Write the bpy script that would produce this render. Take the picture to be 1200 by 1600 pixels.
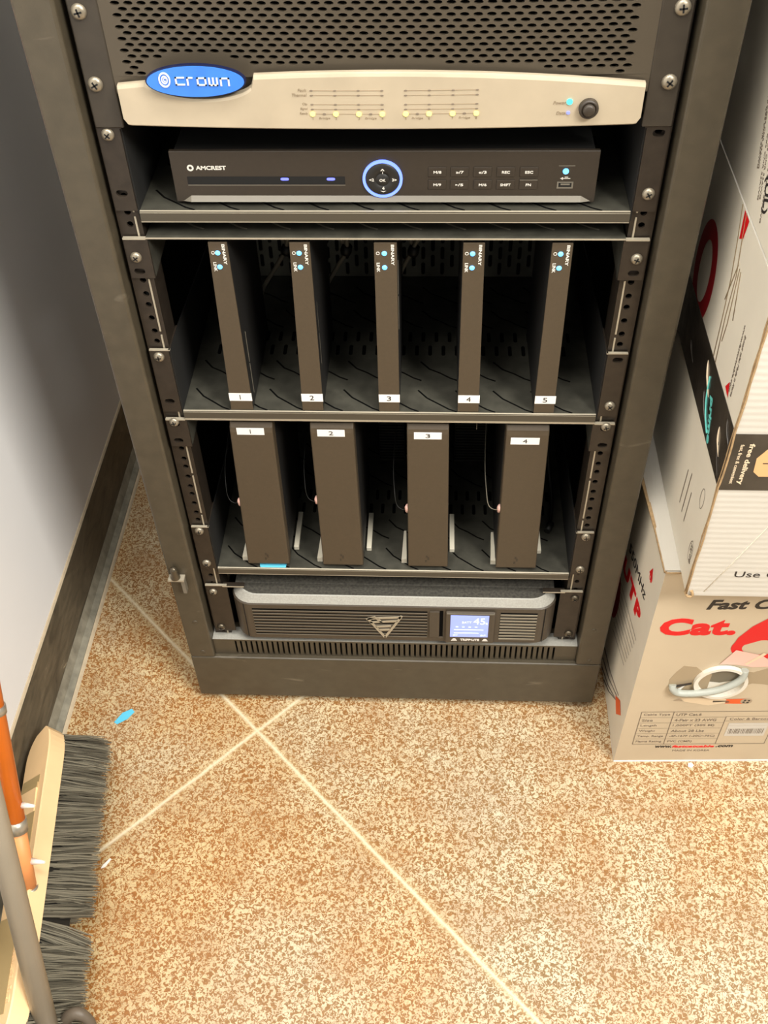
import bpy, bmesh, math, random
from mathutils import Vector, Matrix
random.seed(7)
S = bpy.context.scene
for o in list(bpy.data.objects): bpy.data.objects.remove(o)
COL = S.collection
MM = 0.001

# ------------------------------------------------------------------ camera
cam_d = bpy.data.cameras.new('camera'); cam = bpy.data.objects.new('camera', cam_d); COL.objects.link(cam)
cam_d.sensor_fit = 'VERTICAL'; cam_d.sensor_height = 36.0; cam_d.lens = 36.0; cam_d.clip_start = 0.02
_r = Vector((0.99889, 0.041252, -0.02274)); _u = Vector((-0.014593, 0.730013, 0.683277)); _f = Vector((-0.044787, 0.682186, -0.729805))
m = Matrix.Identity(4)
for i in range(3):
    m[i][0] = _r[i]; m[i][1] = _u[i]; m[i][2] = -_f[i]
m[0][3], m[1][3], m[2][3] = 0.04639, -0.82229, 1.27057
cam.matrix_world = m
S.camera = cam

# ------------------------------------------------------------------ world, lights, exposure
S.view_settings.view_transform = 'Standard'; S.view_settings.look = 'None'
S.view_settings.gamma = 1.0; S.view_settings.use_curve_mapping = False
S.view_settings.exposure = 0.0
w = bpy.data.worlds.new('room_ambience'); S.world = w; w.use_nodes = True
w.node_tree.nodes['Background'].inputs[0].default_value = (1.0, 0.96, 0.90, 1)
w.node_tree.nodes['Background'].inputs[1].default_value = 0.30
def area(name, loc, target, sx, sy, power, col=(1, 0.9, 0.76)):
    d = bpy.data.lights.new(name, 'AREA'); d.shape = 'RECTANGLE'; d.size = sx; d.size_y = sy; d.energy = power; d.color = col
    o = bpy.data.objects.new(name, d); COL.objects.link(o); o.location = loc
    o.rotation_euler = (Vector(target) - Vector(loc)).to_track_quat('-Z', 'Y').to_euler()
    return o
area('ceiling_and_fill_light', (0.02, -0.50, 2.5), (0.02, -0.42, 0), 1.4, 0.35, 38, (1, 0.95, 0.86))
area('ceiling_and_fill_light', (1.35, -1.40, 2.45), (-0.3, -0.2, 0.4), 0.9, 0.5, 88, (1, 0.95, 0.86))  # added fill lamp that brightens the left wall
area('ceiling_and_fill_light', (-0.38, -1.05, 2.5), (0.2, -0.2, 0.3), 0.5, 0.4, 12, (1, 0.95, 0.86))  # added fill lamp for the left sides of the boxes
area('ceiling_and_fill_light', (1.15, 0.45, 2.5), (0.4, -0.3, 0), 0.6, 0.6, 14, (1, 0.95, 0.86))

# ------------------------------------------------------------------ materials
def lin(c):
    return tuple((x / 12.92 if x <= 0.04045 else ((x + 0.055) / 1.055) ** 2.4) for x in [v / 255 for v in c])
def mat(name, rgb, rough=0.5, metal=0.0, var=0.0, vscale=40, bump=0.0, bscale=400, emit=None, estr=0, spec=0.5):
    M = bpy.data.materials.new(name); M.use_nodes = True
    nt = M.node_tree; b = nt.nodes['Principled BSDF']
    c = lin(rgb)
    b.inputs['Base Color'].default_value = (*c, 1)
    b.inputs['Roughness'].default_value = rough; b.inputs['Metallic'].default_value = metal
    b.inputs['Specular IOR Level'].default_value = spec
    tc = nt.nodes.new('ShaderNodeTexCoord')
    if var > 0:
        n = nt.nodes.new('ShaderNodeTexNoise'); n.inputs['Scale'].default_value = vscale; n.inputs['Detail'].default_value = 6
        nt.links.new(tc.outputs['Object'], n.inputs['Vector'])
        r = nt.nodes.new('ShaderNodeValToRGB')
        r.color_ramp.elements[0].position = 0.3; r.color_ramp.elements[1].position = 0.7
        r.color_ramp.elements[0].color = (*[v * (1 - var) for v in c], 1)
        r.color_ramp.elements[1].color = (*[min(1, v * (1 + var)) for v in c], 1)
        nt.links.new(n.outputs['Fac'], r.inputs['Fac']); nt.links.new(r.outputs['Color'], b.inputs['Base Color'])
    if bump > 0:
        n = nt.nodes.new('ShaderNodeTexNoise'); n.inputs['Scale'].default_value = bscale; n.inputs['Detail'].default_value = 3
        nt.links.new(tc.outputs['Object'], n.inputs['Vector'])
        bp = nt.nodes.new('ShaderNodeBump'); bp.inputs['Strength'].default_value = bump; bp.inputs['Distance'].default_value = 0.001
        nt.links.new(n.outputs['Fac'], bp.inputs['Height']); nt.links.new(bp.outputs['Normal'], b.inputs['Normal'])
    if emit:
        b.inputs['Emission Color'].default_value = (*lin(emit), 1); b.inputs['Emission Strength'].default_value = estr
    return M
def scuffed(name, rgb, rough, amount=0.62, scale=14):
    """painted metal with pale rubbed scuffs"""
    M = mat(name, rgb, rough, 0, 0.12, 60, 0.12, 900); nt = M.node_tree; b = nt.nodes['Principled BSDF']
    src = b.inputs['Base Color'].links[0].from_socket
    tc = nt.nodes.new('ShaderNodeTexCoord'); mp = nt.nodes.new('ShaderNodeMapping'); mp.inputs['Rotation'].default_value = (0, 0.5, 0); mp.inputs['Scale'].default_value = (1, 1, 3.2)
    nt.links.new(tc.outputs['Object'], mp.inputs['Vector'])
    n = nt.nodes.new('ShaderNodeTexNoise'); n.inputs['Scale'].default_value = scale; n.inputs['Detail'].default_value = 5; n.inputs['Roughness'].default_value = 0.55; n.inputs['Distortion'].default_value = 0.7
    nt.links.new(mp.outputs['Vector'], n.inputs['Vector'])
    r = nt.nodes.new('ShaderNodeValToRGB'); r.color_ramp.elements[0].position = amount; r.color_ramp.elements[1].position = amount + 0.14
    r.color_ramp.elements[0].color = (0, 0, 0, 1); r.color_ramp.elements[1].color = (0.30, 0.30, 0.30, 1)
    nt.links.new(n.outputs['Fac'], r.inputs['Fac'])
    mx = nt.nodes.new('ShaderNodeMixRGB'); mx.inputs[2].default_value = (*lin((176, 166, 146)), 1)
    nt.links.new(r.outputs['Color'], mx.inputs[0]); nt.links.new(src, mx.inputs[1]); nt.links.new(mx.outputs[0], b.inputs['Base Color'])
    return M
RACK = scuffed('rack_black_paint', (72, 65, 52), 0.42, 0.66, 16)
RAIL = mat('rail_black_metal', (52, 45, 38), 0.38, 0.3, 0.2, 90, 0.1)
SHELFB = mat('shelf_back_steel', (104, 103, 92), 0.5, 0, 0.1, 60)
SHELF = mat('shelf_black_steel', (64, 63, 56), 0.45, 0.1, 0.3, 60, 0.08)
SHELF_EDGE = mat('shelf_lip_paint', (72, 67, 57), 0.38, 0.1)
TRIM_GLINT = mat('pale_trim_and_edge_glint', (176, 168, 150), 0.35, 0.35)  # pale trim colour, also painted on shelf edges as their highlight
DARK = mat('matte_black', (14, 14, 14), 0.8)
VOID = mat('slot_black', (5, 5, 5), 0.95, spec=0.1)
PANEL = mat('side_panel_black', (20, 20, 19), 0.75)
FACE = mat('amplifier_black_metal', (56, 50, 42), 0.42, 0.1, 0.12, 80, 0.1)
GRILLE = mat('grille_black_metal', (84, 76, 64), 0.42, 0.35)
SILVER = mat('brushed_champagne_aluminium', (192, 179, 156), 0.42, 0.35, 0.06, 30)
SCREWM = mat('screw_zinc', (150, 141, 124), 0.36, 0.6)
SCREWD = mat('screw_blackened', (96, 88, 74), 0.3, 0.7)
PLAST = mat('black_plastic', (50, 43, 35), 0.48, 0, 0.06, 200, 0.1, 1500)
PLASTB = mat('brownish_black_plastic', (72, 61, 46), 0.55, 0, 0.05, 300, 0.15, 1800)
PLASTS = mat('dark_side_plastic', (30, 29, 28), 0.5)
TRIMM = mat('grey_plastic_edge', (112, 107, 96), 0.35)
BAND = mat('pale_highlight_band', (158, 157, 150), 0.45, 0, 0.12, 500)  # highlight painted on the bezel chamfer and the vent ledge
PRINT = mat('faint_grey_legend', (140, 124, 102), 0.6)
UPSP = mat('ups_bezel_plastic', (70, 62, 52), 0.45, 0, 0.05, 200)
DUST = mat('dusty_black_metal', (60, 58, 52), 0.75, 0, 0.5, 300)
WHITE = mat('white_sticker', (236, 234, 230), 0.6)
INKW = mat('white_ink', (225, 222, 214), 0.5)
INKB = mat('black_ink', (44, 38, 34), 0.6)
INKG = mat('grey_ink', (118, 106, 92), 0.6)
INKR = mat('red_ink', (218, 14, 22), 0.5)
INKDR = mat('dark_red_ink', (160, 12, 26), 0.5)
BLUE = mat('blue_badge', (58, 122, 222), 0.3, 0, 0.08, 60)
BADGEB = mat('navy_badge_rim', (16, 24, 60), 0.3)
CHROME = mat('chrome', (232, 230, 228), 0.3, 0.2)
LEDY = mat('yellow_led', (255, 236, 120), 0.4, emit=(255, 236, 120), estr=1.1)
LEDB = mat('blue_led', (90, 170, 255), 0.4, emit=(96, 186, 255), estr=2.2)
LEDC = mat('cyan_led', (70, 230, 230), 0.4, emit=(70, 235, 230), estr=1.2)
RING = mat('blue_ring_light', (110, 140, 255), 0.4, emit=(112, 140, 255), estr=1.15)
LEDI = mat('indigo_led', (110, 120, 255), 0.4, emit=(100, 110, 255), estr=1.3)
LCD = mat('lcd_backlight', (140, 155, 225), 0.3, emit=(138, 156, 238), estr=0.75)
LCDT = mat('lcd_segments', (214, 222, 250), 0.3, emit=(200, 210, 250), estr=0.8)
STICK = mat('off_white_foot_plastic', (214, 208, 190), 0.5)
PINK = mat('pinkish_clear_plastic', (226, 184, 172), 0.2)
CABLE = mat('grey_black_cable', (128, 123, 108), 0.5)
CABLEK = mat('black_cable', (28, 28, 26), 0.5)
CARDW = mat('white_printed_cardboard', (203, 198, 188), 0.65, 0, 0.03, 12, 0.15, 60)
CARDB = mat('beige_printed_cardboard', (200, 184, 158), 0.6, 0, 0.04, 10, 0.2, 50)
CARDS = mat('cream_cardboard_side', (226, 219, 202), 0.65, 0, 0.06, 9, 0.2, 40)
CARDK = mat('brown_cardboard_edge', (168, 140, 102), 0.8, 0, 0.2, 200)
SEAM = mat('brown_seam_paper', (122, 104, 76), 0.8)  # brown board edges of the flap seam
TAPE = mat('black_packing_tape', (58, 52, 45), 0.22, 0, 0.5, 22, 0.6, 60)
TAPET = mat('teal_print', (104, 205, 196), 0.5)
TAPEW = mat('cream_print', (226, 206, 176), 0.5)
TAN = mat('tan_print', (222, 176, 124), 0.5)
GREENP = mat('green_print', (170, 176, 96), 0.5)
CLEAR = mat('pinkish_clear_tape', (238, 190, 176), 0.3)
SPOOL = mat('white_spool_plastic', (226, 222, 210), 0.4)
WIREG = mat('grey_white_cable', (168, 172, 164), 0.4)
HOLE = mat('box_inside_cardboard', (168, 150, 122), 0.8)
HOLED = mat('spool_inside_grey', (120, 112, 94), 0.7)
ORANGE = mat('orange_print', (232, 96, 40), 0.5)
GREYP = mat('grey_print', (172, 154, 130), 0.6)
WOOD = mat('pale_beech_wood', (238, 204, 156), 0.5, 0, 0.05, 18)
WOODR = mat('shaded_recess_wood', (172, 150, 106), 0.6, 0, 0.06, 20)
BRISA = mat('grey_bristle', (124, 119, 104), 0.5)
BRISB = mat('dark_bristle', (84, 80, 69), 0.5)
BRISC = mat('black_bristle', (26, 25, 22), 0.6)
HANDLE = mat('orange_lacquered_handle', (240, 126, 36), 0.3, 0, 0.12, 14)
HANDLEP = mat('faded_orange_wood', (226, 150, 92), 0.5, 0, 0.12, 20)
STEEL = mat('dull_steel', (176, 170, 156), 0.35, 0.6)
POLEM = mat('grey_metal_pole', (176, 167, 150), 0.38, 0.0, 0.05, 20)
BLUET = mat('blue_painter_tape', (92, 196, 232), 0.6)
SCRAP = mat('white_scrap', (240, 236, 228), 0.6)
RUBW = mat('dark_grey_rubber', (96, 86, 74), 0.5)
WALLM = mat('grey_wall_paint', (240, 241, 243), 0.6, 0, 0.02, 5, 0.05, 120)
WALLB = mat('back_wall_paint', (150, 144, 132), 0.7)

_nt = CARDW.node_tree; _tc = _nt.nodes.new('ShaderNodeTexCoord'); _w = _nt.nodes.new('ShaderNodeTexWave'); _w.wave_type = 'BANDS'; _w.bands_direction = 'Z'
_w.inputs['Scale'].default_value = 42; _w.inputs['Distortion'].default_value = 0.6; _nt.links.new(_tc.outputs['Object'], _w.inputs['Vector'])
_b = _nt.nodes.new('ShaderNodeBump'); _b.inputs['Strength'].default_value = 0.10; _b.inputs['Distance'].default_value = 0.0015; _nt.links.new(_w.outputs['Fac'], _b.inputs['Height'])
_p = _nt.nodes['Principled BSDF']; _nt.links.new(_p.inputs['Normal'].links[0].from_socket, _b.inputs['Normal']); _nt.links.new(_b.outputs['Normal'], _p.inputs['Normal'])
def base_mat():
    M = mat('worn_vinyl_baseboard', (104, 96, 80), 0.5); nt = M.node_tree; b = nt.nodes['Principled BSDF']
    tc = nt.nodes.new('ShaderNodeTexCoord'); mp = nt.nodes.new('ShaderNodeMapping'); mp.inputs['Scale'].default_value = (1, 1.0, 3)
    nt.links.new(tc.outputs['Object'], mp.inputs['Vector'])
    n = nt.nodes.new('ShaderNodeTexNoise'); n.inputs['Scale'].default_value = 16; n.inputs['Detail'].default_value = 9; n.inputs['Roughness'].default_value = 0.65; n.inputs['Distortion'].default_value = 0.9
    nt.links.new(mp.outputs['Vector'], n.inputs['Vector'])
    r = nt.nodes.new('ShaderNodeValToRGB'); e = r.color_ramp.elements
    e[0].position = 0.3; e[0].color = (*lin((62, 57, 47)), 1); e[1].position = 0.66; e[1].color = (*lin((104, 95, 78)), 1)
    x = r.color_ramp.elements.new(0.74); x.color = (*lin((176, 164, 140)), 1)
    nt.links.new(n.outputs['Fac'], r.inputs['Fac']); nt.links.new(r.outputs['Color'], b.inputs['Base Color'])
    return M
BASEM = base_mat()
TOEM = mat('grey_cove_toe', (134, 130, 116), 0.5, 0, 0.25, 60)
CAULK = mat('pale_caulk_line', (190, 174, 148), 0.7, 0, 0.08, 80)

def floor_mat():
    M = bpy.data.materials.new('stained_speckled_concrete'); M.use_nodes = True
    nt = M.node_tree; b = nt.nodes['Principled BSDF']; L = nt.links
    tc = nt.nodes.new('ShaderNodeTexCoord'); P = tc.outputs['Object']
    def noise(scale, detail=4, rough=0.55, dist=0.0, off=(0, 0, 0)):
        mp = nt.nodes.new('ShaderNodeMapping'); mp.inputs['Location'].default_value = off; L.new(P, mp.inputs['Vector'])
        n = nt.nodes.new('ShaderNodeTexNoise'); n.inputs['Scale'].default_value = scale; n.inputs['Detail'].default_value = detail
        n.inputs['Roughness'].default_value = rough; n.inputs['Distortion'].default_value = dist; L.new(mp.outputs['Vector'], n.inputs['Vector'])
        return n.outputs['Fac']
    sepx = nt.nodes.new('ShaderNodeSeparateXYZ'); L.new(P, sepx.inputs[0])
    bg = nt.nodes.new('ShaderNodeMath'); bg.operation = 'MULTIPLY_ADD'; bg.inputs[1].default_value = -0.22; L.new(sepx.outputs['X'], bg.inputs[0])
    bg.inputs[2].default_value = 0
    def ramp(src, pts):
        r = nt.nodes.new('ShaderNodeValToRGB'); e = r.color_ramp.elements
        while len(e) < len(pts): e.new(0.5)
        for k, (p_, c_) in enumerate(pts): e[k].position = p_; e[k].color = (*c_, 1)
        L.new(src, r.inputs['Fac']); return r.outputs['Color']
    def mix(f, a, c, mode='MIX'):
        x = nt.nodes.new('ShaderNodeMixRGB'); x.blend_type = mode
        for s, v in ((0, f), (1, a), (2, c)):
            if isinstance(v, (int, float)): x.inputs[s].default_value = v
            elif isinstance(v, tuple): x.inputs[s].default_value = (*v, 1)
            else: L.new(v, x.inputs[s])
        return x.outputs[0]
    big0 = noise(3.2, 5, 0.6, 0.3, (1.3, 0.2, 0))
    bx_ = nt.nodes.new('ShaderNodeMath'); bx_.operation = 'ADD'; L.new(big0, bx_.inputs[0]); L.new(bg.outputs[0], bx_.inputs[1]); big = bx_.outputs[0]
    mid = noise(14, 4, 0.6, 0.5, (4, 1, 0))
    fine = noise(235, 2.5, 0.55, 1.3)
    fine2 = noise(420, 2, 0.6, 0.2, (3, 3, 0))
    worm = ramp(fine, [(0.455, (1, 1, 1)), (0.535, (0, 0, 0))])          # white = brown speck
    bigm = ramp(big, [(0.36, (0, 0, 0)), (0.66, (1, 1, 1))])
    light = mix(bigm, lin((210, 199, 173)), lin((206, 182, 136)))
    dark = mix(bigm, lin((142, 113, 74)), lin((152, 98, 44)))
    col = mix(worm, light, dark)
    midm = ramp(mid, [(0.40, (0, 0, 0)), (0.68, (0.8, 0.8, 0.8))])
    col = mix(midm, col, mix(0.5, col, lin((152, 104, 56))))
    f2 = ramp(fine2, [(0.35, (0.80, 0.80, 0.80)), (0.65, (1.08, 1.08, 1.08))])
    col = mix(1.0, col, f2, 'MULTIPLY')
    # a few dark dings
    ding = noise(30, 3, 0.7, 0.4, (7, 2, 0)); dm = ramp(ding, [(0.72, (0, 0, 0)), (0.78, (0.55, 0.55, 0.55))])
    col = mix(dm, col, lin((128, 104, 76)))
    # scored lines at 45 degrees
    sep = nt.nodes.new('ShaderNodeSeparateXYZ'); L.new(P, sep.inputs[0])
    def math_(op, a, b_=None):
        x = nt.nodes.new('ShaderNodeMath'); x.operation = op
        for s, v in ((0, a), (1, b_)):
            if v is None: continue
            if isinstance(v, (int, float)): x.inputs[s].default_value = v
            else: L.new(v, x.inputs[s])
        return x.outputs[0]
    wob = math_('MULTIPLY', math_('SUBTRACT', noise(9, 2), 0.5), 0.006)
    sm = math_('ADD', math_('ADD', sep.outputs['X'], sep.outputs['Y']), wob)
    df = math_('ADD', math_('SUBTRACT', sep.outputs['X'], sep.outputs['Y']), wob)
    def line(v, c0):   # distance to nearest line of a 1.22 m grid
        q = math_('SUBTRACT', v, c0 - 0.61 * 1.2)
        q = math_('MODULO', math_('ADD', q, 1.464 * 10), 1.464)
        return math_('MULTIPLY', math_('ABSOLUTE', math_('SUBTRACT', q, 0.732)), 0.7071)
    d1 = line(sm, -0.2585); d2 = line(df, -0.1295)
    dd = math_('MINIMUM', d1, d2)
    halo = ramp(dd, [(0.0, (1, 1, 1)), (0.010, (0, 0, 0))])
    halo.node.color_ramp.elements[1].position = 0.010
    col = mix(mix(1.0, halo, (0.35, 0.35, 0.35), 'MULTIPLY'), col, lin((214, 190, 140)))
    core = ramp(dd, [(0.0010, (1, 1, 1)), (0.0019, (0, 0, 0))])
    col = mix(mix(1.0, core, (0.85, 0.85, 0.85), 'MULTIPLY'), col, lin((226, 214, 186)))
    L.new(col, b.inputs['Base Color'])
    rr = ramp(fine, [(0.3, (0.30, 0.30, 0.30)), (0.7, (0.44, 0.44, 0.44))]); L.new(rr, b.inputs['Roughness'])
    h = math_('SUBTRACT', math_('MULTIPLY', fine, 0.35), math_('MULTIPLY', core, 1.0))
    bp = nt.nodes.new('ShaderNodeBump'); bp.inputs['Strength'].default_value = 0.35; bp.inputs['Distance'].default_value = 0.001
    L.new(h, bp.inputs['Height']); L.new(bp.outputs['Normal'], b.inputs['Normal'])
    return M
FLOORM = floor_mat()

# ------------------------------------------------------------------ mesh helpers (all numbers in millimetres, world frame)
class MB:
    def __init__(self): self.bm = bmesh.new(); self.mats = []
    def mi(self, m_):
        if m_ is None: return 0
        if m_ not in self.mats: self.mats.append(m_)
        return self.mats.index(m_)
    def face(self, pts, m_=None):
        vs = [self.bm.verts.new(p) for p in pts]
        try: f = self.bm.faces.new(vs)
        except ValueError: return None
        f.material_index = self.mi(m_); return f
    def hexa(self, p, m_=None):   # 8 points: bottom loop 0-3, top loop 4-7
        vs = [self.bm.verts.new(q) for q in p]; k = self.mi(m_)
        for idx in ((3, 2, 1, 0), (4, 5, 6, 7), (0, 1, 5, 4), (1, 2, 6, 5), (2, 3, 7, 6), (3, 0, 4, 7)):
            f = self.bm.faces.new([vs[i] for i in idx]); f.material_index = k
        return self
    def box(self, x0, x1, y0, y1, z0, z1, m_=None):
        return self.hexa([(x0, y0, z0), (x1, y0, z0), (x1, y1, z0), (x0, y1, z0), (x0, y0, z1), (x1, y0, z1), (x1, y1, z1), (x0, y1, z1)], m_)
    def prism(self, pts, f0, f1, m_=None):   # pts 2D, f0/f1 map 2D to 3D
        a = [self.bm.verts.new(f0(*p)) for p in pts]; b = [self.bm.verts.new(f1(*p)) for p in pts]; k = self.mi(m_); n = len(pts)
        for f in (a[::-1], b):
            g = self.bm.faces.new(f); g.material_index = k
        for i in range(n):
            g = self.bm.faces.new([a[i], a[(i + 1) % n], b[(i + 1) % n], b[i]]); g.material_index = k
        return self
    def front(self, pts, y0, y1, m_=None):   # outline in x,z; y0 nearer the viewer
        return self.prism(pts, lambda x, z: (x, y1, z), lambda x, z: (x, y0, z), m_)
    def side(self, pts, x0, x1, m_=None):    # outline in y,z
        return self.prism(pts, lambda y, z: (x1, y, z), lambda y, z: (x0, y, z), m_)
    def flat(self, pts, z0, z1, m_=None):    # outline in x,y
        return self.prism(pts, lambda x, y: (x, y, z0), lambda x, y: (x, y, z1), m_)
    def tube(self, path, r, seg=10, m_=None, caps=True):
        path = [Vector(p) for p in path]; rs = r if isinstance(r, (list, tuple)) else [r] * len(path); rings = []; k = self.mi(m_)
        up = Vector((0, 0, 1)); prev = None
        for i, p in enumerate(path):
            t = (path[min(i + 1, len(path) - 1)] - path[max(i - 1, 0)]).normalized()
            if prev is None:
                a = t.cross(up); a = a.normalized() if a.length > 1e-3 else Vector((1, 0, 0))
            else:
                a = (prev - t * prev.dot(t)).normalized()
            prev = a; b = t.cross(a)
            rings.append([self.bm.verts.new(p + (a * math.cos(2 * math.pi * j / seg) + b * math.sin(2 * math.pi * j / seg)) * rs[i]) for j in range(seg)])
        for i in range(len(rings) - 1):
            for j in range(seg):
                f = self.bm.faces.new([rings[i][j], rings[i][(j + 1) % seg], rings[i + 1][(j + 1) % seg], rings[i + 1][j]]); f.material_index = k; f.smooth = True
        if caps:
            for rg in (rings[0][::-1], rings[-1]):
                f = self.bm.faces.new(rg); f.material_index = k
        return self
    def lathe(self, c, axis, prof, seg=20, m_=None):   # prof: (radius, distance along axis)
        axis = Vector(axis).normalized(); a = axis.orthogonal().normalized(); b = axis.cross(a); c = Vector(c); rings = []; k = self.mi(m_)
        for r, h in prof:
            if r < 1e-6: rings.append([self.bm.verts.new(c + axis * h)])
            else: rings.append([self.bm.verts.new(c + axis * h + (a * math.cos(2 * math.pi * j / seg) + b * math.sin(2 * math.pi * j / seg)) * r) for j in range(seg)])
        for i in range(len(rings) - 1):
            A, B = rings[i], rings[i + 1]
            for j in range(seg):
                q = []
                q.append(A[j % len(A)])
                if len(A) > 1: q.append(A[(j + 1) % seg])
                if len(B) > 1: q.append(B[(j + 1) % seg])
                q.append(B[j % len(B)])
                if len(q) >= 3:
                    f = self.bm.faces.new(q); f.material_index = k; f.smooth = True
        return self
    def cell(self, F, u0, u1, v0, v1, hole, depth, m_=None, m2=None):
        """one cell of sheet with a real hole through it; F(u,v,d) -> xyz; hole = list of (u,v)"""
        cu = sum(p[0] for p in hole) / len(hole); cv = sum(p[1] for p in hole) / len(hole)
        k = self.mi(m_); k2 = self.mi(m2 or m_)
        corners = [math.atan2(v - cv, u - cu) for u in (u0, u1) for v in (v0, v1)]
        angs = [(math.atan2(v - cv, u - cu), (u, v)) for u, v in hole]
        n = len(hole)
        def out(a):
            du, dv = math.cos(a), math.sin(a); t = 1e9
            if du > 1e-9: t = min(t, (u1 - cu) / du)
            if du < -1e-9: t = min(t, (u0 - cu) / du)
            if dv > 1e-9: t = min(t, (v1 - cv) / dv)
            if dv < -1e-9: t = min(t, (v0 - cv) / dv)
            return (cu + du * t, cv + dv * t)
        angs.sort()
        H = [self.bm.verts.new(F(p[0], p[1], 0)) for _, p in angs]; Hb = [self.bm.verts.new(F(p[0], p[1], depth)) for _, p in angs]
        O = [self.bm.verts.new(F(*out(a), 0)) for a, _ in angs]
        for i in range(n):
            j = (i + 1) % n
            a0, a1 = angs[i][0], angs[j][0] + (2 * math.pi if j == 0 else 0)
            mids = sorted([c + (2 * math.pi if c < a0 else 0) for c in corners if a0 < c + (2 * math.pi if c < a0 else 0) < a1])
            loop = [H[i], O[i]] + [self.bm.verts.new(F(*out(c), 0)) for c in mids] + [O[j], H[j]]
            f = self.bm.faces.new(loop); f.material_index = k
            f = self.bm.faces.new([H[i], H[j], Hb[j], Hb[i]]); f.material_index = k2
        return self
    def text(self, body, org, xd, yd, w_=None, h_=None, m_=None, align='L', bold=0.0, shear=0.0, th=0.25, space=1.0):
        cu = bpy.data.curves.new('t', 'FONT'); cu.body = body; cu.size = 1; cu.offset = bold; cu.shear = shear; cu.space_character = space; cu.resolution_u = 3
        to = bpy.data.objects.new('t', cu); COL.objects.link(to); bpy.context.view_layer.update()
        me = bpy.data.meshes.new_from_object(to.evaluated_get(bpy.context.evaluated_depsgraph_get()))
        bpy.data.objects.remove(to); bpy.data.curves.remove(cu)
        if not me.vertices: return self
        xs = [v.co.x for v in me.vertices]; ys = [v.co.y for v in me.vertices]; x0, x1, y0, y1 = min(xs), max(xs), min(ys), max(ys)
        sy = (h_ / (y1 - y0)) if h_ else None; sx = (w_ / (x1 - x0)) if w_ else None
        sy = sy or sx; sx = sx or sy
        W = (x1 - x0) * sx; ox = {'L': 0, 'C': -W / 2, 'R': -W}[align]
        xd = Vector(xd).normalized(); yd = Vector(yd).normalized(); nd = xd.cross(yd).normalized(); org = Vector(org); k = self.mi(m_)
        tb = bmesh.new(); tb.from_mesh(me); bpy.data.meshes.remove(me)
        vm = {}
        for v in tb.verts:
            q = org + xd * ((v.co.x - x0) * sx + ox) + yd * ((v.co.y - y0) * sy)
            vm[v] = (self.bm.verts.new(q + nd * th), q)
        for f in tb.faces:
            try: g = self.bm.faces.new([vm[v][0] for v in f.verts]); g.material_index = k
            except ValueError: pass
        low = {}
        for e in tb.edges:
            if len(e.link_faces) == 1:
                lv = e.link_faces[0]; vs = [l.vert for l in lv.loops]
                a, b = e.verts
                ia = vs.index(a)
                if vs[(ia + 1) % len(vs)] is not b: a, b = b, a
                for v in (a, b):
                    if v not in low: low[v] = self.bm.verts.new(vm[v][1])
                g = self.bm.faces.new([vm[b][0], vm[a][0], low[a], low[b]]); g.material_index = k
        tb.free(); return self
    def build(self, name, m_=None, parent=None, bevel=0, seg=2, smooth=False, loc=None, kind=None):
        if m_ is not None and not self.mats: self.mats = [m_]
        o_loc = Vector(loc) if loc is not None else (Vector(parent['_w']) if parent is not None else Vector((0, 0, 0)))
        for v in self.bm.verts: v.co = (v.co - o_loc) * MM
        if bevel or smooth: bmesh.ops.remove_doubles(self.bm, verts=self.bm.verts, dist=1e-6)
        bmesh.ops.recalc_face_normals(self.bm, faces=self.bm.faces) if bevel or smooth else None
        me = bpy.data.meshes.new(name); self.bm.to_mesh(me); self.bm.free()
        for q in self.mats: me.materials.append(q)
        o = bpy.data.objects.new(name, me); COL.objects.link(o); o['_w'] = tuple(o_loc)
        if parent is not None:
            o.parent = parent; o.location = (o_loc - Vector(parent['_w'])) * MM
        else: o.location = o_loc * MM
        if bevel:
            b = o.modifiers.new('bevel', 'BEVEL'); b.width = bevel * MM; b.segments = seg; b.limit_method = 'ANGLE'; b.angle_limit = 0.6
        if smooth:
            for p in me.polygons: p.use_smooth = True
        if kind: o['kind'] = kind
        return o
def thing(name, label, cat, loc, group=None):
    o = bpy.data.objects.new(name, None); COL.objects.link(o); o.empty_display_size = 0.02
    o.location = Vector(loc) * MM; o['_w'] = tuple(loc); o['label'] = label; o['category'] = cat
    if group: o['group'] = group
    return o
def tag(o, label, cat, group=None):
    o['label'] = label; o['category'] = cat
    if group: o['group'] = group
    return o
def oval(cx, cz, rx, rz, n=14, p=2.0, ph=0.0):
    out = []
    for i in range(n):
        a = 2 * math.pi * (i + 0.5) / n + ph; c, s = math.cos(a), math.sin(a)
        out.append((cx + rx * math.copysign(abs(c) ** (2 / p), c), cz + rz * math.copysign(abs(s) ** (2 / p), s)))
    return out
def obround(cx, cz, w_, h_, n=4):
    r = min(w_, h_) / 2; out = []
    dx, dz = w_ / 2 - r, h_ / 2 - r
    for sx, sz, a0 in ((1, 1, 0), (-1, 1, 90), (-1, -1, 180), (1, -1, 270)):
        for i in range(n):
            a = math.radians(a0 + 90 * i / (n - 1) * 0.98 + 1); out.append((cx + sx * dx + r * math.cos(a), cz + sz * dz + r * math.sin(a)))
    return out
FY = lambda y: (lambda u, v, d: (u, y + d, v))

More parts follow.
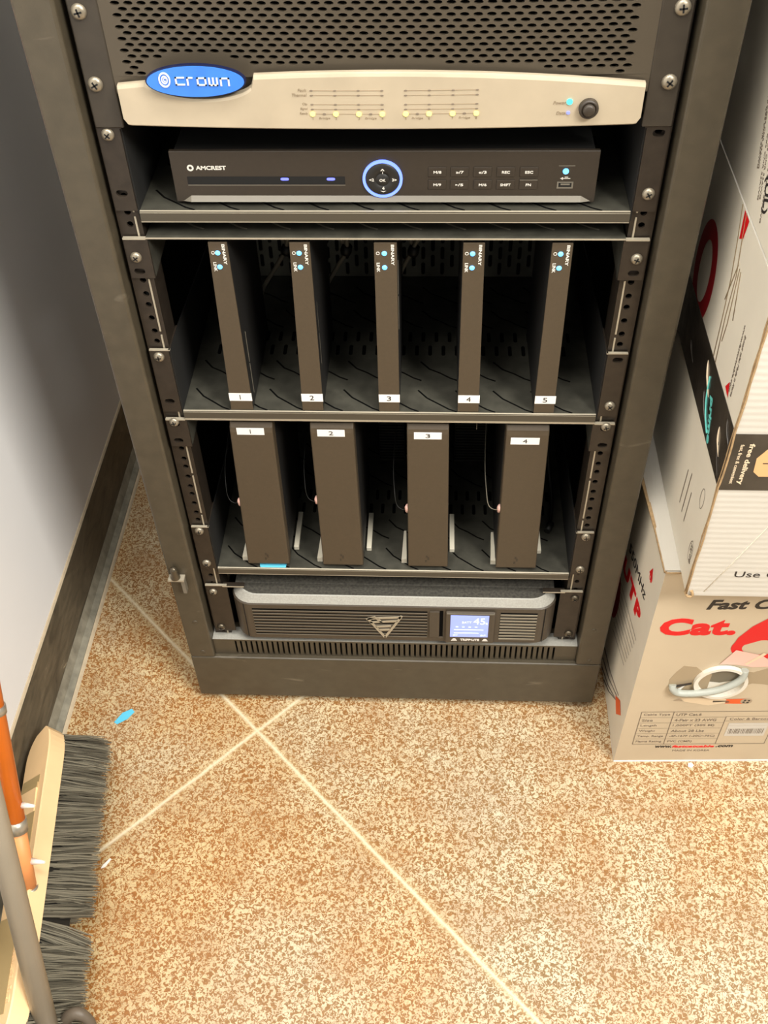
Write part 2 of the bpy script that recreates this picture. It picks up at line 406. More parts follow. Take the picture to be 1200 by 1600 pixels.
# ------------------------------------------------------------------ the setting
def struct(o): o['kind'] = 'structure'; return o
struct(MB().box(-900, 1700, -1600, 1000, -20, 0).build('floor', FLOORM))
struct(MB().box(-520, -490, -1600, 1000, 0, 2600).build('wall_left', WALLM))
struct(MB().box(-520, 1700, 900, 930, 0, 2600).build('wall_back', WALLB))
bb = MB()
prof = [(-490, 0), (-478.5, 0), (-478.8, 2.5), (-483, 5), (-485.6, 10), (-486.2, 20), (-486.8, 118), (-488, 122), (-490, 123)]
bb.prism(prof, lambda x, z: (x, 900, z), lambda x, z: (x, -1600, z), BASEM)
bb.build('baseboard_left', None); struct(bpy.data.objects['baseboard_left'])
tb_ = MB(); tb_.prism([(-486.2, 0), (-471, 0), (-472, 4), (-480, 9), (-486, 24)], lambda x, z: (x, 900, z), lambda x, z: (x, -1600, z)); struct(tb_.build('trim_1', TOEM))
tb_ = MB(); tb_.prism([(-471.5, 0), (-466.5, 0), (-468.5, 2.2), (-471.5, 3)], lambda x, z: (x, 900, z), lambda x, z: (x, -1600, z)); struct(tb_.build('trim_2', CAULK))
tb_ = MB(); tb_.prism([(-490, 121), (-486.9, 121.5), (-488.6, 124.5), (-490, 125.5)], lambda x, z: (x, 900, z), lambda x, z: (x, -1600, z)); struct(tb_.build('trim_3', CAULK))

# ------------------------------------------------------------------ screws
def screw_bm(x, y, z, r=5.6, m_=SCREWM, rot=0.3):
    b = MB(); b.lathe((x, y, z), (0, -1, 0), [(r, 0), (r, 0.8), (r * 0.93, 2.0), (r * 0.72, 3.1), (r * 0.4, 3.8), (0, 4.0)], 20, m_)
    for a in (rot, rot + math.pi / 2):
        c, s = math.cos(a), math.sin(a); l, t = r * 0.5, r * 0.11
        P = []
        for yy in (y - 3.3, y - 4.15):
            for (p, q) in ((-l, -t), (l, -t), (l, t), (-l, t)): P.append((x + p * c - q * s, yy, z + p * s + q * c))
        b.hexa(P, DARK)
    return b
def screw(parent, x, z, y=-1.5, r=5.6, m_=SCREWM):
    return screw_bm(x, y, z, r, m_, random.uniform(0, 1.5)).build('screw', None, parent)

# ------------------------------------------------------------------ the rack
rack = thing('equipment_rack', 'tall black painted steel equipment rack with scuffed front frame, standing on the floor', 'rack', (0, 250, 0))
ZT = 1600
for s in (-1, 1):
    x0, x1 = sorted((s * 281, s * 247))
    MB().box(x0, x1, -14, 24, 107.3, ZT).build('front_post', RACK, rack, 3.0, 3)
    MB().box(x0, x1, 560, 600, 107.3, ZT).build('rear_post', RACK, rack, 3.0, 3)
    a, b_ = sorted((s * 279, s * 277)); MB().box(a, b_, 120, 560, 107, ZT - 40).build('side_panel', PANEL, rack)
    br = MB(); a, b_ = s * 262, s * 260       # pierced side brace behind the front post
    F = lambda u, v, d, a=a: (a, u, v)
    z = 140
    while z < ZT - 100:
        br.cell(F, 24, 120, z, z + 96, obround(88, z + 48, 24, 62), 1.5, PANEL); z += 96
    br.build('side_brace', None, rack)
bf = MB().box(-281, 281, -14, 24, 14, 106.6); bf.box(-281, -247, 24.2, 600, 14, 106.6); bf.box(247, 281, 24.2, 600, 14, 106.6); bf.box(-246.8, 246.8, 570, 600, 14, 106.6)
bf.build('base_frame', RACK, rack, 2.2, 2)
MB().box(-262, 262, 34, 590, 0, 13.6).build('plinth', DARK, rack)
MB().box(-246.5, 246.5, 30, 568, 60, 63).build('floor_pan', PANEL, rack)
MB().box(-281, 281, -14, 600, ZT, ZT + 30).build('top_frame', RACK, rack, 3)
# unseen rear panel, made solid to keep light from leaking in
rp = MB().box(-246, 246, 562, 564, 112, ZT - 10, PANEL)
rp.build('rear_panel', None, rack)
# mounting rails with real holes
def rail(s):
    b = MB(); u0, u1 = sorted((s * 223.5, s * 243.5)); zs = []
    k = 0; zb = 153.9 - 44.45
    while zb < ZT - 60:
        for h in (6.35, 22.22, 38.1): zs.append(zb + h)
        zb += 44.45
    prev = zs[0] - 7
    for i, z in enumerate(zs):
        nx = (z + zs[i + 1]) / 2 if i + 1 < len(zs) else z + 7
        b.cell(FY(3), u0, u1, prev, nx, oval(s * 232.5, z, 3.1, 3.1, 12), 2.6, RAIL, RAIL); prev = nx
    i0, i1 = sorted((s * 223.5, s * 221.5)); b.box(i0, i1, 3, 36, zs[0] - 7, prev, RAIL)
    # raised pale inner strip in two-unit lengths
    z = zs[0]
    while z < prev - 60:
        c0, c1 = sorted((s * 227.2, s * 225.6)); b.box(c0, c1, 1.9, 3.05, z, z + 62, TRIM_GLINT); z += 66.7
    o0, o1 = sorted((s * 243.5, s * 241.5)); b.box(o0, o1, 3.1, 30, zs[0] - 7, prev, DARK)
    bk0, bk1 = sorted((s * 244, s * 262)); b.box(bk0, bk1, 28, 31, zs[0] - 7, prev, DARK)
    return b.build('mounting_rail', None, rack)
rail(-1); rail(1)
# vented filler below the battery unit
vp = MB(); n = 61; x = -219.6
for i in range(n): vp.cell(FY(-7), x, x + 7.2, 104, 141, obround(x + 3.6, 122.3, 2.7, 30), 3.2, RACK, RACK); x += 7.2
vp.box(-246.5, -219.6, -7, -5, 104, 141, RACK); vp.box(x, 246.5, -7, -5, 104, 141, RACK)
vp.box(-246.5, 246.5, -5.9, 22, 139.6, 141.2, RACK); vp.box(-246.5, 246.5, 14, 16, 106.9, 139.5, VOID)
vp.box(-246.5, 246.5, -8, 13, 141.2, 141.9, BAND)
vp.build('vented_panel', None, rack)
# hinge on the left post, small bolts on both posts
hg = MB(); hg.box(-279, -259, -24, -14.2, 283, 286, TRIM_GLINT); hg.box(-264, -259.5, -22, -14.2, 258, 283, TRIMM)
hg.lathe((-270, -19.5, 286), (0, 0, 1), [(6, 0), (6, 3), (4.6, 6), (4.6, 14), (3.2, 18), (0, 19.5)], 16, SCREWD)
hg.build('hinge', None, rack, smooth=False)
for x, z in ((-262, 187), (-262, 120), (262, 186), (264.5, 117)):
    MB().lathe((x, -13.8, z), (0, -1, 0), [(3.4, 0), (3.4, 0.6), (2.4, 1.2), (1.0, 0.7), (0, 0.7)], 14, RACK).build('bolt', None, rack)
# added panel above the amplifier, out of view; keeps light out of the rack
MB().box(-241.3, 241.3, 0, 3, 1006, ZT - 60).build('light_block_panel', FACE, rack, 0.8)

# ------------------------------------------------------------------ power amplifier
amp = thing('power_amplifier', 'power amplifier with perforated grille, silver fascia and blue oval badge, topmost in the rack', 'amplifier', (0, 200, 871))
MB().box(-218, 218, 14, 400, 874, 1002).build('chassis', PANEL, amp, 1)
def ear(parent, s, z0, z1, holes, y=-1.5, mt=FACE, xin=221.0, xout=241.3, screws=()):
    b = MB(); u0, u1 = sorted((s * xin, s * xout)); prev = z0
    hs = sorted(holes)
    for i, z in enumerate(hs):
        nx = (z + hs[i + 1]) / 2 if i + 1 < len(hs) else z1
        b.cell(FY(y), u0, u1, prev, nx, obround(s * 232.2, z, 10.5, 6.2), 2.6, mt); prev = nx
    for (p, q) in ((u0, u0 + 0.01), (u1 - 0.01, u1)): b.box(p, q, y, y + 2.6, z0, z1, mt)
    b.box(u0, u1, y, y + 2.6, z1 - 0.01, z1, mt); b.box(u0, u1, y, y + 2.6, z0, z0 + 0.01, mt)
    o = b.build('mounting_ear', None, parent)
    return o
for s in (-1, 1):
    a, b_ = sorted((s * 216.5, s * 241.3)); MB().box(a, b_, -3.5, 0.5, 865.2, 1004).build('mounting_ear', FACE, amp, 1.2, 3)
    for z in (903.1, 960.3): screw(amp, s * 232.5, z, -3.5, 6.3)
ZTF = lambda x: 918.0 - 13.0 * (x / 213) ** 2
YF = lambda x: -11.0 - 8.0 * (1 - (x / 213) ** 2)
GF = lambda u, v, d: (u, -3.0 - 4.0 * (1 - (u / 213) ** 2) + d, v)
g = MB(); pu, pv = 10.4, 4.55
nrow = 21; z0 = 909.5
for j in range(nrow):
    zc = z0 + j * pv + pv / 2; off = (j % 2) * pu / 2
    ncol = 39
    for i in range(ncol):
        uc = -203 + off + i * pu
        if uc > 204: continue
        inbadge = ((uc + 145) / 47) ** 2 + ((zc - 911) / 17.5) ** 2 < 1
        bare = inbadge or zc < ZTF(uc) + 3.0 or (abs(uc - 46) < 300 and zc < ZTF(uc) + 3.5)
        u0, u1, v0, v1 = uc - pu / 2, uc + pu / 2, zc - pv / 2, zc + pv / 2
        if bare: g.face([GF(u0, v0, 0), GF(u1, v0, 0), GF(u1, v1, 0), GF(u0, v1, 0)], GRILLE)
        else: g.cell(GF, u0, u1, v0, v1, oval(uc, zc, 3.75, 1.72, 12), 3.2, GRILLE)
    # ends of the row
    for a, b_ in ((-216.5, -203 + off - pu / 2), (-203 + off + pu * (ncol - 0.5) if off == 0 else -203 + off + pu * (ncol - 0.5), 216.5)):
        if a < -210: g.face([GF(a, zc - pv / 2, 0), GF(b_, zc - pv / 2, 0), GF(b_, zc + pv / 2, 0), GF(a, zc + pv / 2, 0)], GRILLE)
        else: g.face([GF(min(a, 216), zc - pv / 2, 0.1), GF(b_, zc - pv / 2, 0.1), GF(b_, zc + pv / 2, 0.1), GF(min(a, 216), zc + pv / 2, 0.1)], GRILLE)
g.face([GF(-216.5, 895, 0.05), GF(216.5, 895, 0.05), GF(216.5, 910, 0.05), GF(-216.5, 910, 0.05)], GRILLE)
g.build('grille', None, amp)
MB().box(-214, 214, 6, 9, 890, 1003).build('grille_backing', VOID, amp)
# silver fascia, bowed forward, notched around the badge
fs = MB(); N = 150; cols = []
for i in range(N + 1):
    x = -213 + 426 * i / N
    zt = ZTF(x); q = 1 - ((x + 145) / 45.5) ** 2
    if q > 0: zt = min(zt, 911.5 - 15.5 * math.sqrt(q))
    r = 5.0; e = 213 - abs(x)
    zb = 871.0 + ((r - math.sqrt(max(0, r * r - (r - e) ** 2))) if e < r else 0)
    y = YF(x)
    cols.append([(x, y + 6, zt), (x, y + 2.6, zt), (x, y + 0.9, zt - 0.7), (x, y, zt - 3.0), (x, y, zb + 1.2), (x, y + 1.2, zb), (x, y + 6, zb)])
vs = [[fs.bm.verts.new(p) for p in c] for c in cols]
for i in range(N):
    for j in range(6):
        f = fs.bm.faces.new([vs[i][j], vs[i][j + 1], vs[i + 1][j + 1], vs[i + 1][j]]); f.material_index = fs.mi(SILVER)
for c in (vs[0], vs[-1]): fs.bm.faces.new(c)
fs.build('silver_fascia', None, amp)
bd = MB(); bd.prism(oval(-145.5, 912.5, 40.5, 13.3, 48), lambda x, z: (x, -17.2, z), lambda x, z: (x, -20.4, z), BADGEB)
bd.prism(oval(-145.5, 910.5, 34, 8, 30), lambda x, z: (x, -3, z), lambda x, z: (x, -17.2, z), BADGEB)
bd.prism(oval(-145.5, 912.5, 39.2, 12.3, 48), lambda x, z: (x, -20.3, z), lambda x, z: (x, -21.2, z), BLUE)
badge = bd.build('badge', None, amp)
bt = MB()
GL = {'c': 'TLB', 'r': 'Lt', 'o': 'TLBR', 'w': 'LBRM', 'n': 'TLR'}
for gi, ch in enumerate('crown'):
    gx = -161.5 + gi * 9.3; gw = 7.6 if ch != 'r' else 6.2; gz = 909.9 - gi * .2; gh = 6.6; T = 1.35
    if ch in 'own': gx -= 1.2
    for q_ in GL[ch]:
        rct = {'T': (0, gw, gh - T * .8, gh), 'B': (0, gw, 0, T * .8), 'L': (0, T, 0, gh), 'R': (gw - T, gw, 0, gh), 'M': (gw / 2 - T / 2, gw / 2 + T / 2, 0, gh), 't': (0, gw * .8, gh - T * .8, gh)}[q_]
        if ch == 'w' and q_ == 'B': pass
        bt.box(gx + rct[0], gx + rct[1], -21.8, -21.15, gz + rct[2], gz + rct[3], CHROME)
for r0, r1 in ((6.1, 4.7), (3.4, 2.2)):
    for i in range(28):
        a0, a1 = 2 * math.pi * i / 28, 2 * math.pi * (i + 1) / 28
        bt.front([(-170 + r1 * math.cos(a0) * .78, 914.2 + r1 * math.sin(a0)), (-170 + r0 * math.cos(a0) * .78, 914.2 + r0 * math.sin(a0)), (-170 + r0 * math.cos(a1) * .78, 914.2 + r0 * math.sin(a1)), (-170 + r1 * math.cos(a1) * .78, 914.2 + r1 * math.sin(a1))], -21.8, -21.1, CHROME)
bt.text('C', (-170, -21.2, 912.6), (1, 0, 0), (0, 0, 1), 2.0, 3.4, CHROME, 'C', bold=0.04, th=0.6)
bt.build('lettering', None, badge)
lg = MB(); yl = lambda x: YF(x) - 0.0
def hl(x0, x1, z, t=0.22):
    k = 6
    for i in range(k):
        a, b_ = x0 + (x1 - x0) * i / k, x0 + (x1 - x0) * (i + 1) / k
        lg.hexa([(a, YF(a) + .1, z - t), (b_, YF(b_) + .1, z - t), (b_, YF(b_) + .1, z + t), (a, YF(a) + .1, z + t), (a, YF(a) - .22, z - t), (b_, YF(b_) - .22, z - t), (b_, YF(b_) - .22, z + t), (a, YF(a) - .22, z + t)], PRINT)
def dot(x, z, rx=1.9, rz=1.0, m_=INKG): lg.front(oval(x, z, rx, rz, 10), YF(x) - .5, YF(x) + .2, m_)
XA = (-53.7, -34.7, -15.9, 3.1); XB = (22.1, 41.0, 60.0, 79.2)
for X in (XA, XB):
    for z in (903.8, 899.9, 892.4, 888.4, 884.5):
        hl(X[0], X[-1], z)
        if z != 884.5:
            for x in X: dot(x, z, 1.4, 0.6)
    for x in ((X[0] + X[1]) / 2, (X[2] + X[3]) / 2):
        dot(x, 884.5, 1.5, 0.8); lg.text('Bridge', (x, YF(x), 879.6), (1, 0, 0), (0, 0, 1), 9.4, 2.3, PRINT, 'C', shear=0.2)
for i, x in enumerate(XA + XB): lg.text(str(i + 1), (x, YF(x), 879.6), (1, 0, 0), (0, 0, 1), None, 2.2, PRINT, 'C')
for s_, z in (('Fault', 902.8), ('Thermal', 898.9), ('Clip', 891.3), ('Signal', 887.4), ('Ready', 883.4)):
    lg.text(s_, (-57.5, YF(-60), z), (1, 0, 0), (0, 0, 1), None, 2.5, PRINT, 'R', shear=0.15)
lg.text('Power', (151, YF(150) - .1, 890.4), (1, 0.05, 0), (0, 0, 1), None, 2.7, PRINT, 'R', shear=0.25)
lg.text('Data', (151, YF(150) - .1, 881.8), (1, 0.05, 0), (0, 0, 1), None, 2.7, PRINT, 'R', shear=0.25)
lg.build('lettering', None, amp)
for x in XA + XB: MB().front(oval(x, 884.5, 2.2, 1.8, 14), YF(x) - 1.0, YF(x) + .5).build('indicator_light', LEDY, amp)
MB().front(oval(153.6, 892.4, 2.4, 2.4, 14), YF(153) - 1.0, YF(153) + .5).build('indicator_light', LEDC, amp)
MB().front(oval(153.4, 883.3, 1.4, 1.2, 14), YF(153) - 1.0, YF(153) + .5).build('indicator_light', LEDI, amp)
pb = MB(); yb = YF(168)
pb.lathe((169.3, yb + 1, 887), (0, -1, 0), [(8.0, 0), (8.0, 4.5), (7.2, 6.0), (5.6, 6.2), (5.4, 4.6), (5.2, 5.4), (4.8, 8.0), (3.6, 8.8), (0, 9.0)], 28, PLAST)
pb.build('power_button', None, amp)

# ------------------------------------------------------------------ rack shelves
def slits(b, zs, ys=((1.5, 36.5), (53, 86), (148, 182), (197, 230)), x_from=-212, x_to=192, m_=VOID):
    for (ya, yb_) in ys:
        x = x_from + (0 if ya < 10 else 2)
        while x < x_to:
            pts = [(0, yb_), (10, yb_ - 13), (22, ya + 13), (33, ya + 4.5), (42, ya)]
            L_ = [(x + px, py) for px, py in pts]; W = 0.95
            for (p, q) in zip(L_[:-1], L_[1:]):
                dx, dy = q[0] - p[0], q[1] - p[1]; l = math.hypot(dx, dy); nx, ny = -dy / l * W, dx / l * W
                b.flat([(p[0] - nx, p[1] - ny), (q[0] - nx, q[1] - ny), (q[0] + nx, q[1] + ny), (p[0] + nx, p[1] + ny)], zs - .05, zs + .18, m_)
            x += 40.6
def upright_shelf(label, zt, ear_top, earholes, screws, back=0, depth=252):
    t = thing('rack_shelf', label, 'shelf', (0, 120, zt - 11), 'upright rack shelves')
    b = MB(); b.box(-220, 220, 0.6, depth, zt - 2.0, zt - 0.4, SHELF)
    # plate top is at zt-0.4 ; front lip with a highlight painted along its edge
    b.build('tray', None, t)
    lp = MB().box(-220, 220, -1.6, 0.4, zt - 11, zt - .5, SHELF_EDGE); lp.hexa([(-220, -1.75, zt - 1.7), (220, -1.75, zt - 1.7), (220, .5, zt - .7), (-220, .5, zt - .7), (-220, -1.3, zt - .6), (220, -1.3, zt - .6), (220, .5, zt), (-220, .5, zt)], TRIM_GLINT)
    lp.box(-220, 220, -1.75, -1.5, zt - 11, zt - 10.3, TRIM_GLINT); lp.build('front_lip', None, t)
    sl = MB(); slits(sl, zt - 0.4)
    for x in range(-196, 200, 15):       # short vent slots
        for yy in (106, 131): sl.flat(obround(x + (7 if yy > 110 else 0), yy, 4.2, 18), zt - .45, zt - .2, VOID)
    sl.build('vent_slots', None, t)
    for s in (-1, 1):
        ear(t, s, ear_top[0], ear_top[1], earholes, xin=221.5, mt=RAIL)
        a, b_ = sorted((s * 220.2, s * 221.8)); h = ear_top[1] - zt
        MB().side([(0.6, zt - 10), (depth, zt - 10), (depth, zt + h * 0.72), (8, ear_top[1]), (0.6, ear_top[1])], a, b_, PANEL).box(a, b_, -1.6, 40, ear_top[1] - .2, ear_top[1] + .3, RAIL).build('side_gusset', None, t)  # paler strip along the top edge is a painted highlight
        a, b_ = sorted((s * 220, s * 241.3)); MB().box(a, b_, -2.0, 1.2, ear_top[1] - .6, ear_top[1] + .3).build('ear_flange', TRIM_GLINT if ear_top[0] < 700 else RAIL, t)
    for s, z, m_ in screws: screw(t, s * 232.5, z, -1.5, 5.6, m_)
    if back:
        p = MB(); x = -204; i = 0
        while x < 204:
            v0 = zt; off = (i % 2) * 11
            v = zt - 0.3
            zz = [v]
            k = 0
            while v < zt + back:
                nv = min(v + (22 - off if k == 0 else 22), zt + back)
                if nv - v > 12: p.cell(FY(depth + 1), x, x + 11.6, v, nv, obround(x + 5.8, (v + nv) / 2, 4.6, nv - v - 4.5), 1.4, SHELFB)
                else: p.face([(x, depth + 1, v), (x + 11.6, depth + 1, v), (x + 11.6, depth + 1, nv), (x, depth + 1, nv)], SHELFB)
                v = nv; k += 1
            x += 11.6; i += 1
        p.build('back_panel', None, t)
    return t
Lz = lambda k, h: 865.0 - 44.45 * k + h
upright_shelf('black slotted rack shelf under the video recorder', 785.8, (786.2, 864.4), (803.6, 858.9), ((-1, 858.9, SCREWM), (1, 803.6, SCREWM)))
upright_shelf('black slotted rack shelf carrying the five thin units', 547.0, (545.5, 628.5), (560.3, 620.3), ((-1, 620.3, SCREWM), (1, 560.3, SCREWM)), back=80)
upright_shelf('black slotted rack shelf carrying the four wide boxes', 284.8, (284.0, 361.3), (294.6, 354.6), ((-1, 354.6, SCREWM), (-1, 294.6, SCREWM), (1, 354.6, SCREWM), (1, 294.6, SCREWM)))
def inverted_shelf(label, zt, zb, holes, screws):
    t = thing('rack_shelf', label, 'shelf', (0, 120, zb), 'upside-down rack shelves')
    b = MB(); b.box(-220, 220, -1.0, 250, zt - 1.6, zt, SHELF); b.box(-220, 220, -1.5, -0.9, zt - 1.4, zt + .1, TRIM_GLINT); b.build('tray', None, t)
    sl = MB(); slits(sl, zt, ((14, 46), (62, 95), (150, 184)), m_=TRIMM)
    sl.build('vent_slots', None, t)
    for s in (-1, 1):
        ear(t, s, zb, zt - 1.7, holes, xin=218.5, mt=RAIL)
        a, b_ = sorted((s * 220, s * 241.3)); MB().box(a, b_, -2.4, 1.4, zt - 1.6, zt - 0.1).build('ear_flange', TRIM_GLINT, t)
        a, b_ = sorted((s * 218.4, s * 219.8)); MB().side([(1.2, zb), (40, zb + 4), (250, zt - 20), (250, zt - 1.7), (1.2, zt - 1.7)], a, b_).build('side_gusset', SHELF, t)
    for s, z, m_ in screws: screw(t, s * 232.5, z, -1.5, 5.4, m_)
    return t
inverted_shelf('black rack shelf mounted upside down above the five thin units', 758.4, 714.5, (738.0, 722.2), ((-1, 738.0, SCREWM), (1, 738.0, SCREWM)))
inverted_shelf('black rack shelf mounted upside down above the four wide boxes', 535.4, 494.5, (527.6, 503.5), ((-1, 531.2, SCREWM), (1, 531.2, SCREWM)))

# ------------------------------------------------------------------ video recorder
vr = thing('video_recorder', 'black surveillance video recorder with glowing blue ring, on the top rack shelf', 'video recorder', (0, 120, 786))
zb = 788.5
MB().box(-184, 185, 14, 250, 789.5, 835).build('casing', PANEL, vr, 1.0)
MB().box(-187, 188.5, 10, 14.5, zb, 837.5).build('front_panel', PLAST, vr, 1.0, 3)
tr = MB(); tr.hexa([(-183, 10.5, zb + 1.2), (186, 10.5, zb + 1.2), (186, 11.5, zb + 1.2), (-183, 11.5, zb + 1.2), (-173, 6.2, zb + 2.2), (176, 6.2, zb + 2.2), (176, 10.5, zb + 7.0), (-173, 10.5, zb + 7.0)], TRIMM)
tr.build('lower_trim', None, vr)
gr = MB(); gr.box(-174, -33, 9.75, 10.2, 804.9, 805.7, TRIMM); gr.box(-174, -33, 9.7, 10.1, 805.8, 813.5, DARK)
gr.build('display_strip', None, vr)
for x in (-86.6, -45.5): MB().front(oval(x, 811.3, 3.6, 1.2, 16, 4), 9.2, 10.0).build('indicator_light', LEDI, vr)
for x in (-150, 150):
    for yy in (40, 220): MB().lathe((x, yy, 785.5), (0, 0, 1), [(0, 0), (8, 0), (8, 4), (0, 4)], 16, DARK).build('foot', None, vr)
rg = MB(); K = 40
for i in range(K):
    a0, a1 = 2 * math.pi * i / K, 2 * math.pi * (i + 1) / K
    rg.front([(0.4 + 15.3 * math.cos(a0), 811.8 + 15.3 * math.sin(a0)), (0.4 + 17.7 * math.cos(a0), 811.8 + 17.7 * math.sin(a0)), (0.4 + 17.7 * math.cos(a1), 811.8 + 17.7 * math.sin(a1)), (0.4 + 15.3 * math.cos(a1), 811.8 + 15.3 * math.sin(a1))], 8.0, 10.0, RING)
pad = MB().lathe((0.4, 10.2, 811.8), (0, -1, 0), [(15.2, 0), (15.2, 1.5), (14, 2.6), (6.2, 2.7), (6.0, 2.2), (5.6, 3.0), (0, 3.3)], 36, PLASTS).build('navigation_pad', None, vr)
rg.build('ring_light', None, pad)
tx = MB()
tx.text('^', (0.5, 7.5, 820.2), (1, 0, 0), (0, 0, 1), 3.6, 1.8, INKW, 'C', bold=.03); tx.text('1', (0.6, 7.5, 816.8), (1, 0, 0), (0, 0, 1), None, 2.6, INKW, 'C')
tx.text('OK', (0.4, 6.8, 810.3), (1, 0, 0), (0, 0, 1), 5.4, 2.6, INKW, 'C', bold=.02)
tx.text('<2', (-9.3, 7.5, 810.3), (1, 0, 0), (0, 0, 1), 4.2, 2.6, INKW, 'C', bold=.02); tx.text('3>', (10.8, 7.5, 810.3), (1, 0, 0), (0, 0, 1), 4.2, 2.6, INKW, 'C', bold=.02)
tx.text('4', (0.9, 7.5, 802.2), (1, 0, 0), (0, 0, 1), None, 3.0, INKW, 'C', bold=.02); tx.front([(-1.6, 801.2), (0.9, 799.8), (3.4, 801.2), (0.9, 800.5)], 7.2, 7.6, INKW)
tx.build('lettering', None, pad)
rows = (((48.6, 'M/8'), (68.1, '»/7'), (88.1, '«/3'), (108.4, 'REC'), (128.6, 'ESC')), ((48.6, 'M/9'), (68.1, '▸/5'), (88.7, 'M/6'), (108.7, 'SHIFT'), (128.8, 'FN')))
for zc, row in ((818.0, rows[0]), (806.0, rows[1])):
    for x, s_ in row:
        kb = MB().box(x - 8.0, x + 8.0, 9.1, 10.2, zc - 4.4, zc + 4.6).build('button', PLAST, vr, 0.5)
        k2 = MB(); k2.text(s_, (x, 9.1, zc - 1.2), (1, 0, 0), (0, 0, 1), min(9.0, 2.3 * len(s_)), 2.5, INKW, 'C', bold=.02); k2.build('lettering', None, kb)
MB().box(121, 136.5, 8.9, 9.3, 810.3, 810.9).build('edge_mark', TRIMM, vr)
MB().front(oval(160.4, 818.6, 2.6, 2.6, 20), 9.2, 10).build('power_light', LEDB, vr)
us = MB(); us.box(153.8, 168, 9.3, 10.2, 802.4, 808.6, TRIMM); us.box(155.2, 166.6, 9.1, 9.6, 804.0, 807.8, DARK); us.box(157, 165, 8.9, 9.3, 805.9, 807.3, TRIMM); us.box(154, 168, 9.6, 10.1, 823.4, 823.9, TRIMM)
us.build('usb_port', None, vr)
tx = MB(); tx.text('AMCREST', (-164.8, 10, 819.9), (1, 0, 0), (0, 0, 1), 27, 3.9, INKW, bold=.03)
for i in range(20):
    a0, a1 = 2 * math.pi * i / 20, 2 * math.pi * (i + 1) / 20
    for r0, r1 in ((1.5, 3.0),): tx.front([(-169.6 + r0 * math.cos(a0), 821.8 + r0 * math.sin(a0)), (-169.6 + r1 * math.cos(a0), 821.8 + r1 * math.sin(a0)), (-169.6 + r1 * math.cos(a1), 821.8 + r1 * math.sin(a1)), (-169.6 + r0 * math.cos(a1), 821.8 + r0 * math.sin(a1))], 9.7, 10.1, INKW)
tx.box(156.5, 165, 9.7, 10.1, 811.5, 811.9, INKW); tx.front([(156.2, 811.7), (158.6, 813), (158.6, 810.4)], 9.7, 10.1, INKW); tx.box(160, 163, 9.7, 10.1, 812.8, 813.2, INKW)
tx.build('lettering', None, vr)

# ------------------------------------------------------------------ five thin upright units
XU = ((-168.2, -144.3), (-91.2, -68.7), (-9.3, 12.5), (74.0, 96.3), (154.2, 175.6))
tilt = (-0.006, -0.002, 0.002, 0.0, -0.003)
for i, (x0, x1) in enumerate(XU):
    n_ = i + 1
    lab = 'thin black upright signal unit with blue lights and white sticker numbered %d' % n_
    t = thing('video_extender', lab, 'signal unit', ((x0 + x1) / 2, 70, 547), 'thin upright units on the middle shelf')
    y0 = 0.8
    tl_, tr_ = ((5.0, -1.0), (3.9, .4), (.3, -.2), (-.6, -3.0), (.4, -1.9))[i]
    def tap(b, ya_, yb2, zt_): return b.hexa([(x0, ya_, 547.2), (x1, ya_, 547.2), (x1, yb2, 547.2), (x0, yb2, 547.2), (x0 + tl_, ya_, zt_), (x1 + tr_, ya_, zt_), (x1 + tr_, yb2, zt_), (x0 + tl_, yb2, zt_)])
    tap(MB(), y0 + 2, 138, 752).build('casing', PLASTS, t, 0.8); tap(MB(), y0, y0 + 2, 752.4).build('front_panel', PLASTB, t, 0.6)
    # bare rubbed corner along the right edge
    er = MB(); e0 = (650, 690, 735, 600, 640)[i] - 20
    for (p, q) in ((e0, e0 + 38), (e0 - 42, e0 - 3)):
        er.box(x1 - .15, x1 + .25, y0 + 16, y0 + 17.4, p - 30, q - 30, TRIMM)
    er.build('worn_edge', None, t)
    st = MB().box(x0 + 0.2, x1 + 0.5, y0 - .35, y0 + .1, 560.2, 570.4).build('number_sticker', WHITE, t)
    d_ = MB(); d_.text(str(n_), ((x0 + x1) / 2, y0 - .35, 562.2), (1, 0, 0), (0, 0, 1), None if n_ == 1 else 4.6, 6.2, INKB, 'C'); d_.build('lettering', None, st)
    cx = (x0 + x1 + tl_ + tr_) / 2 - 1.0
    for z in (741.2, 726.0): MB().lathe((cx, y0, z), (0, -1, 0), [(2.5, -.2), (2.4, .5), (1.4, 1.1), (0, 1.3)], 16, LEDB).build('indicator_light', None, t)
    tx = MB(); tx.text('BINARY', (x1 + tr_ - 5.4, y0, 750.5), (0, 0, -1), (1, 0, 0), 22, 2.9, INKW, bold=.02)
    tx.text('O', (x0 + tl_ + 3.6, y0, 739.6), (1, 0, 0), (0, 0, 1), 3.4, 3.4, INKW, 'C'); tx.text('LINK', (x0 + tl_ + 2.2, y0, 731.0), (0, 0, -1), (1, 0, 0), 10, 3.0, INKW, bold=.01)
    tx.build('lettering', None, t)

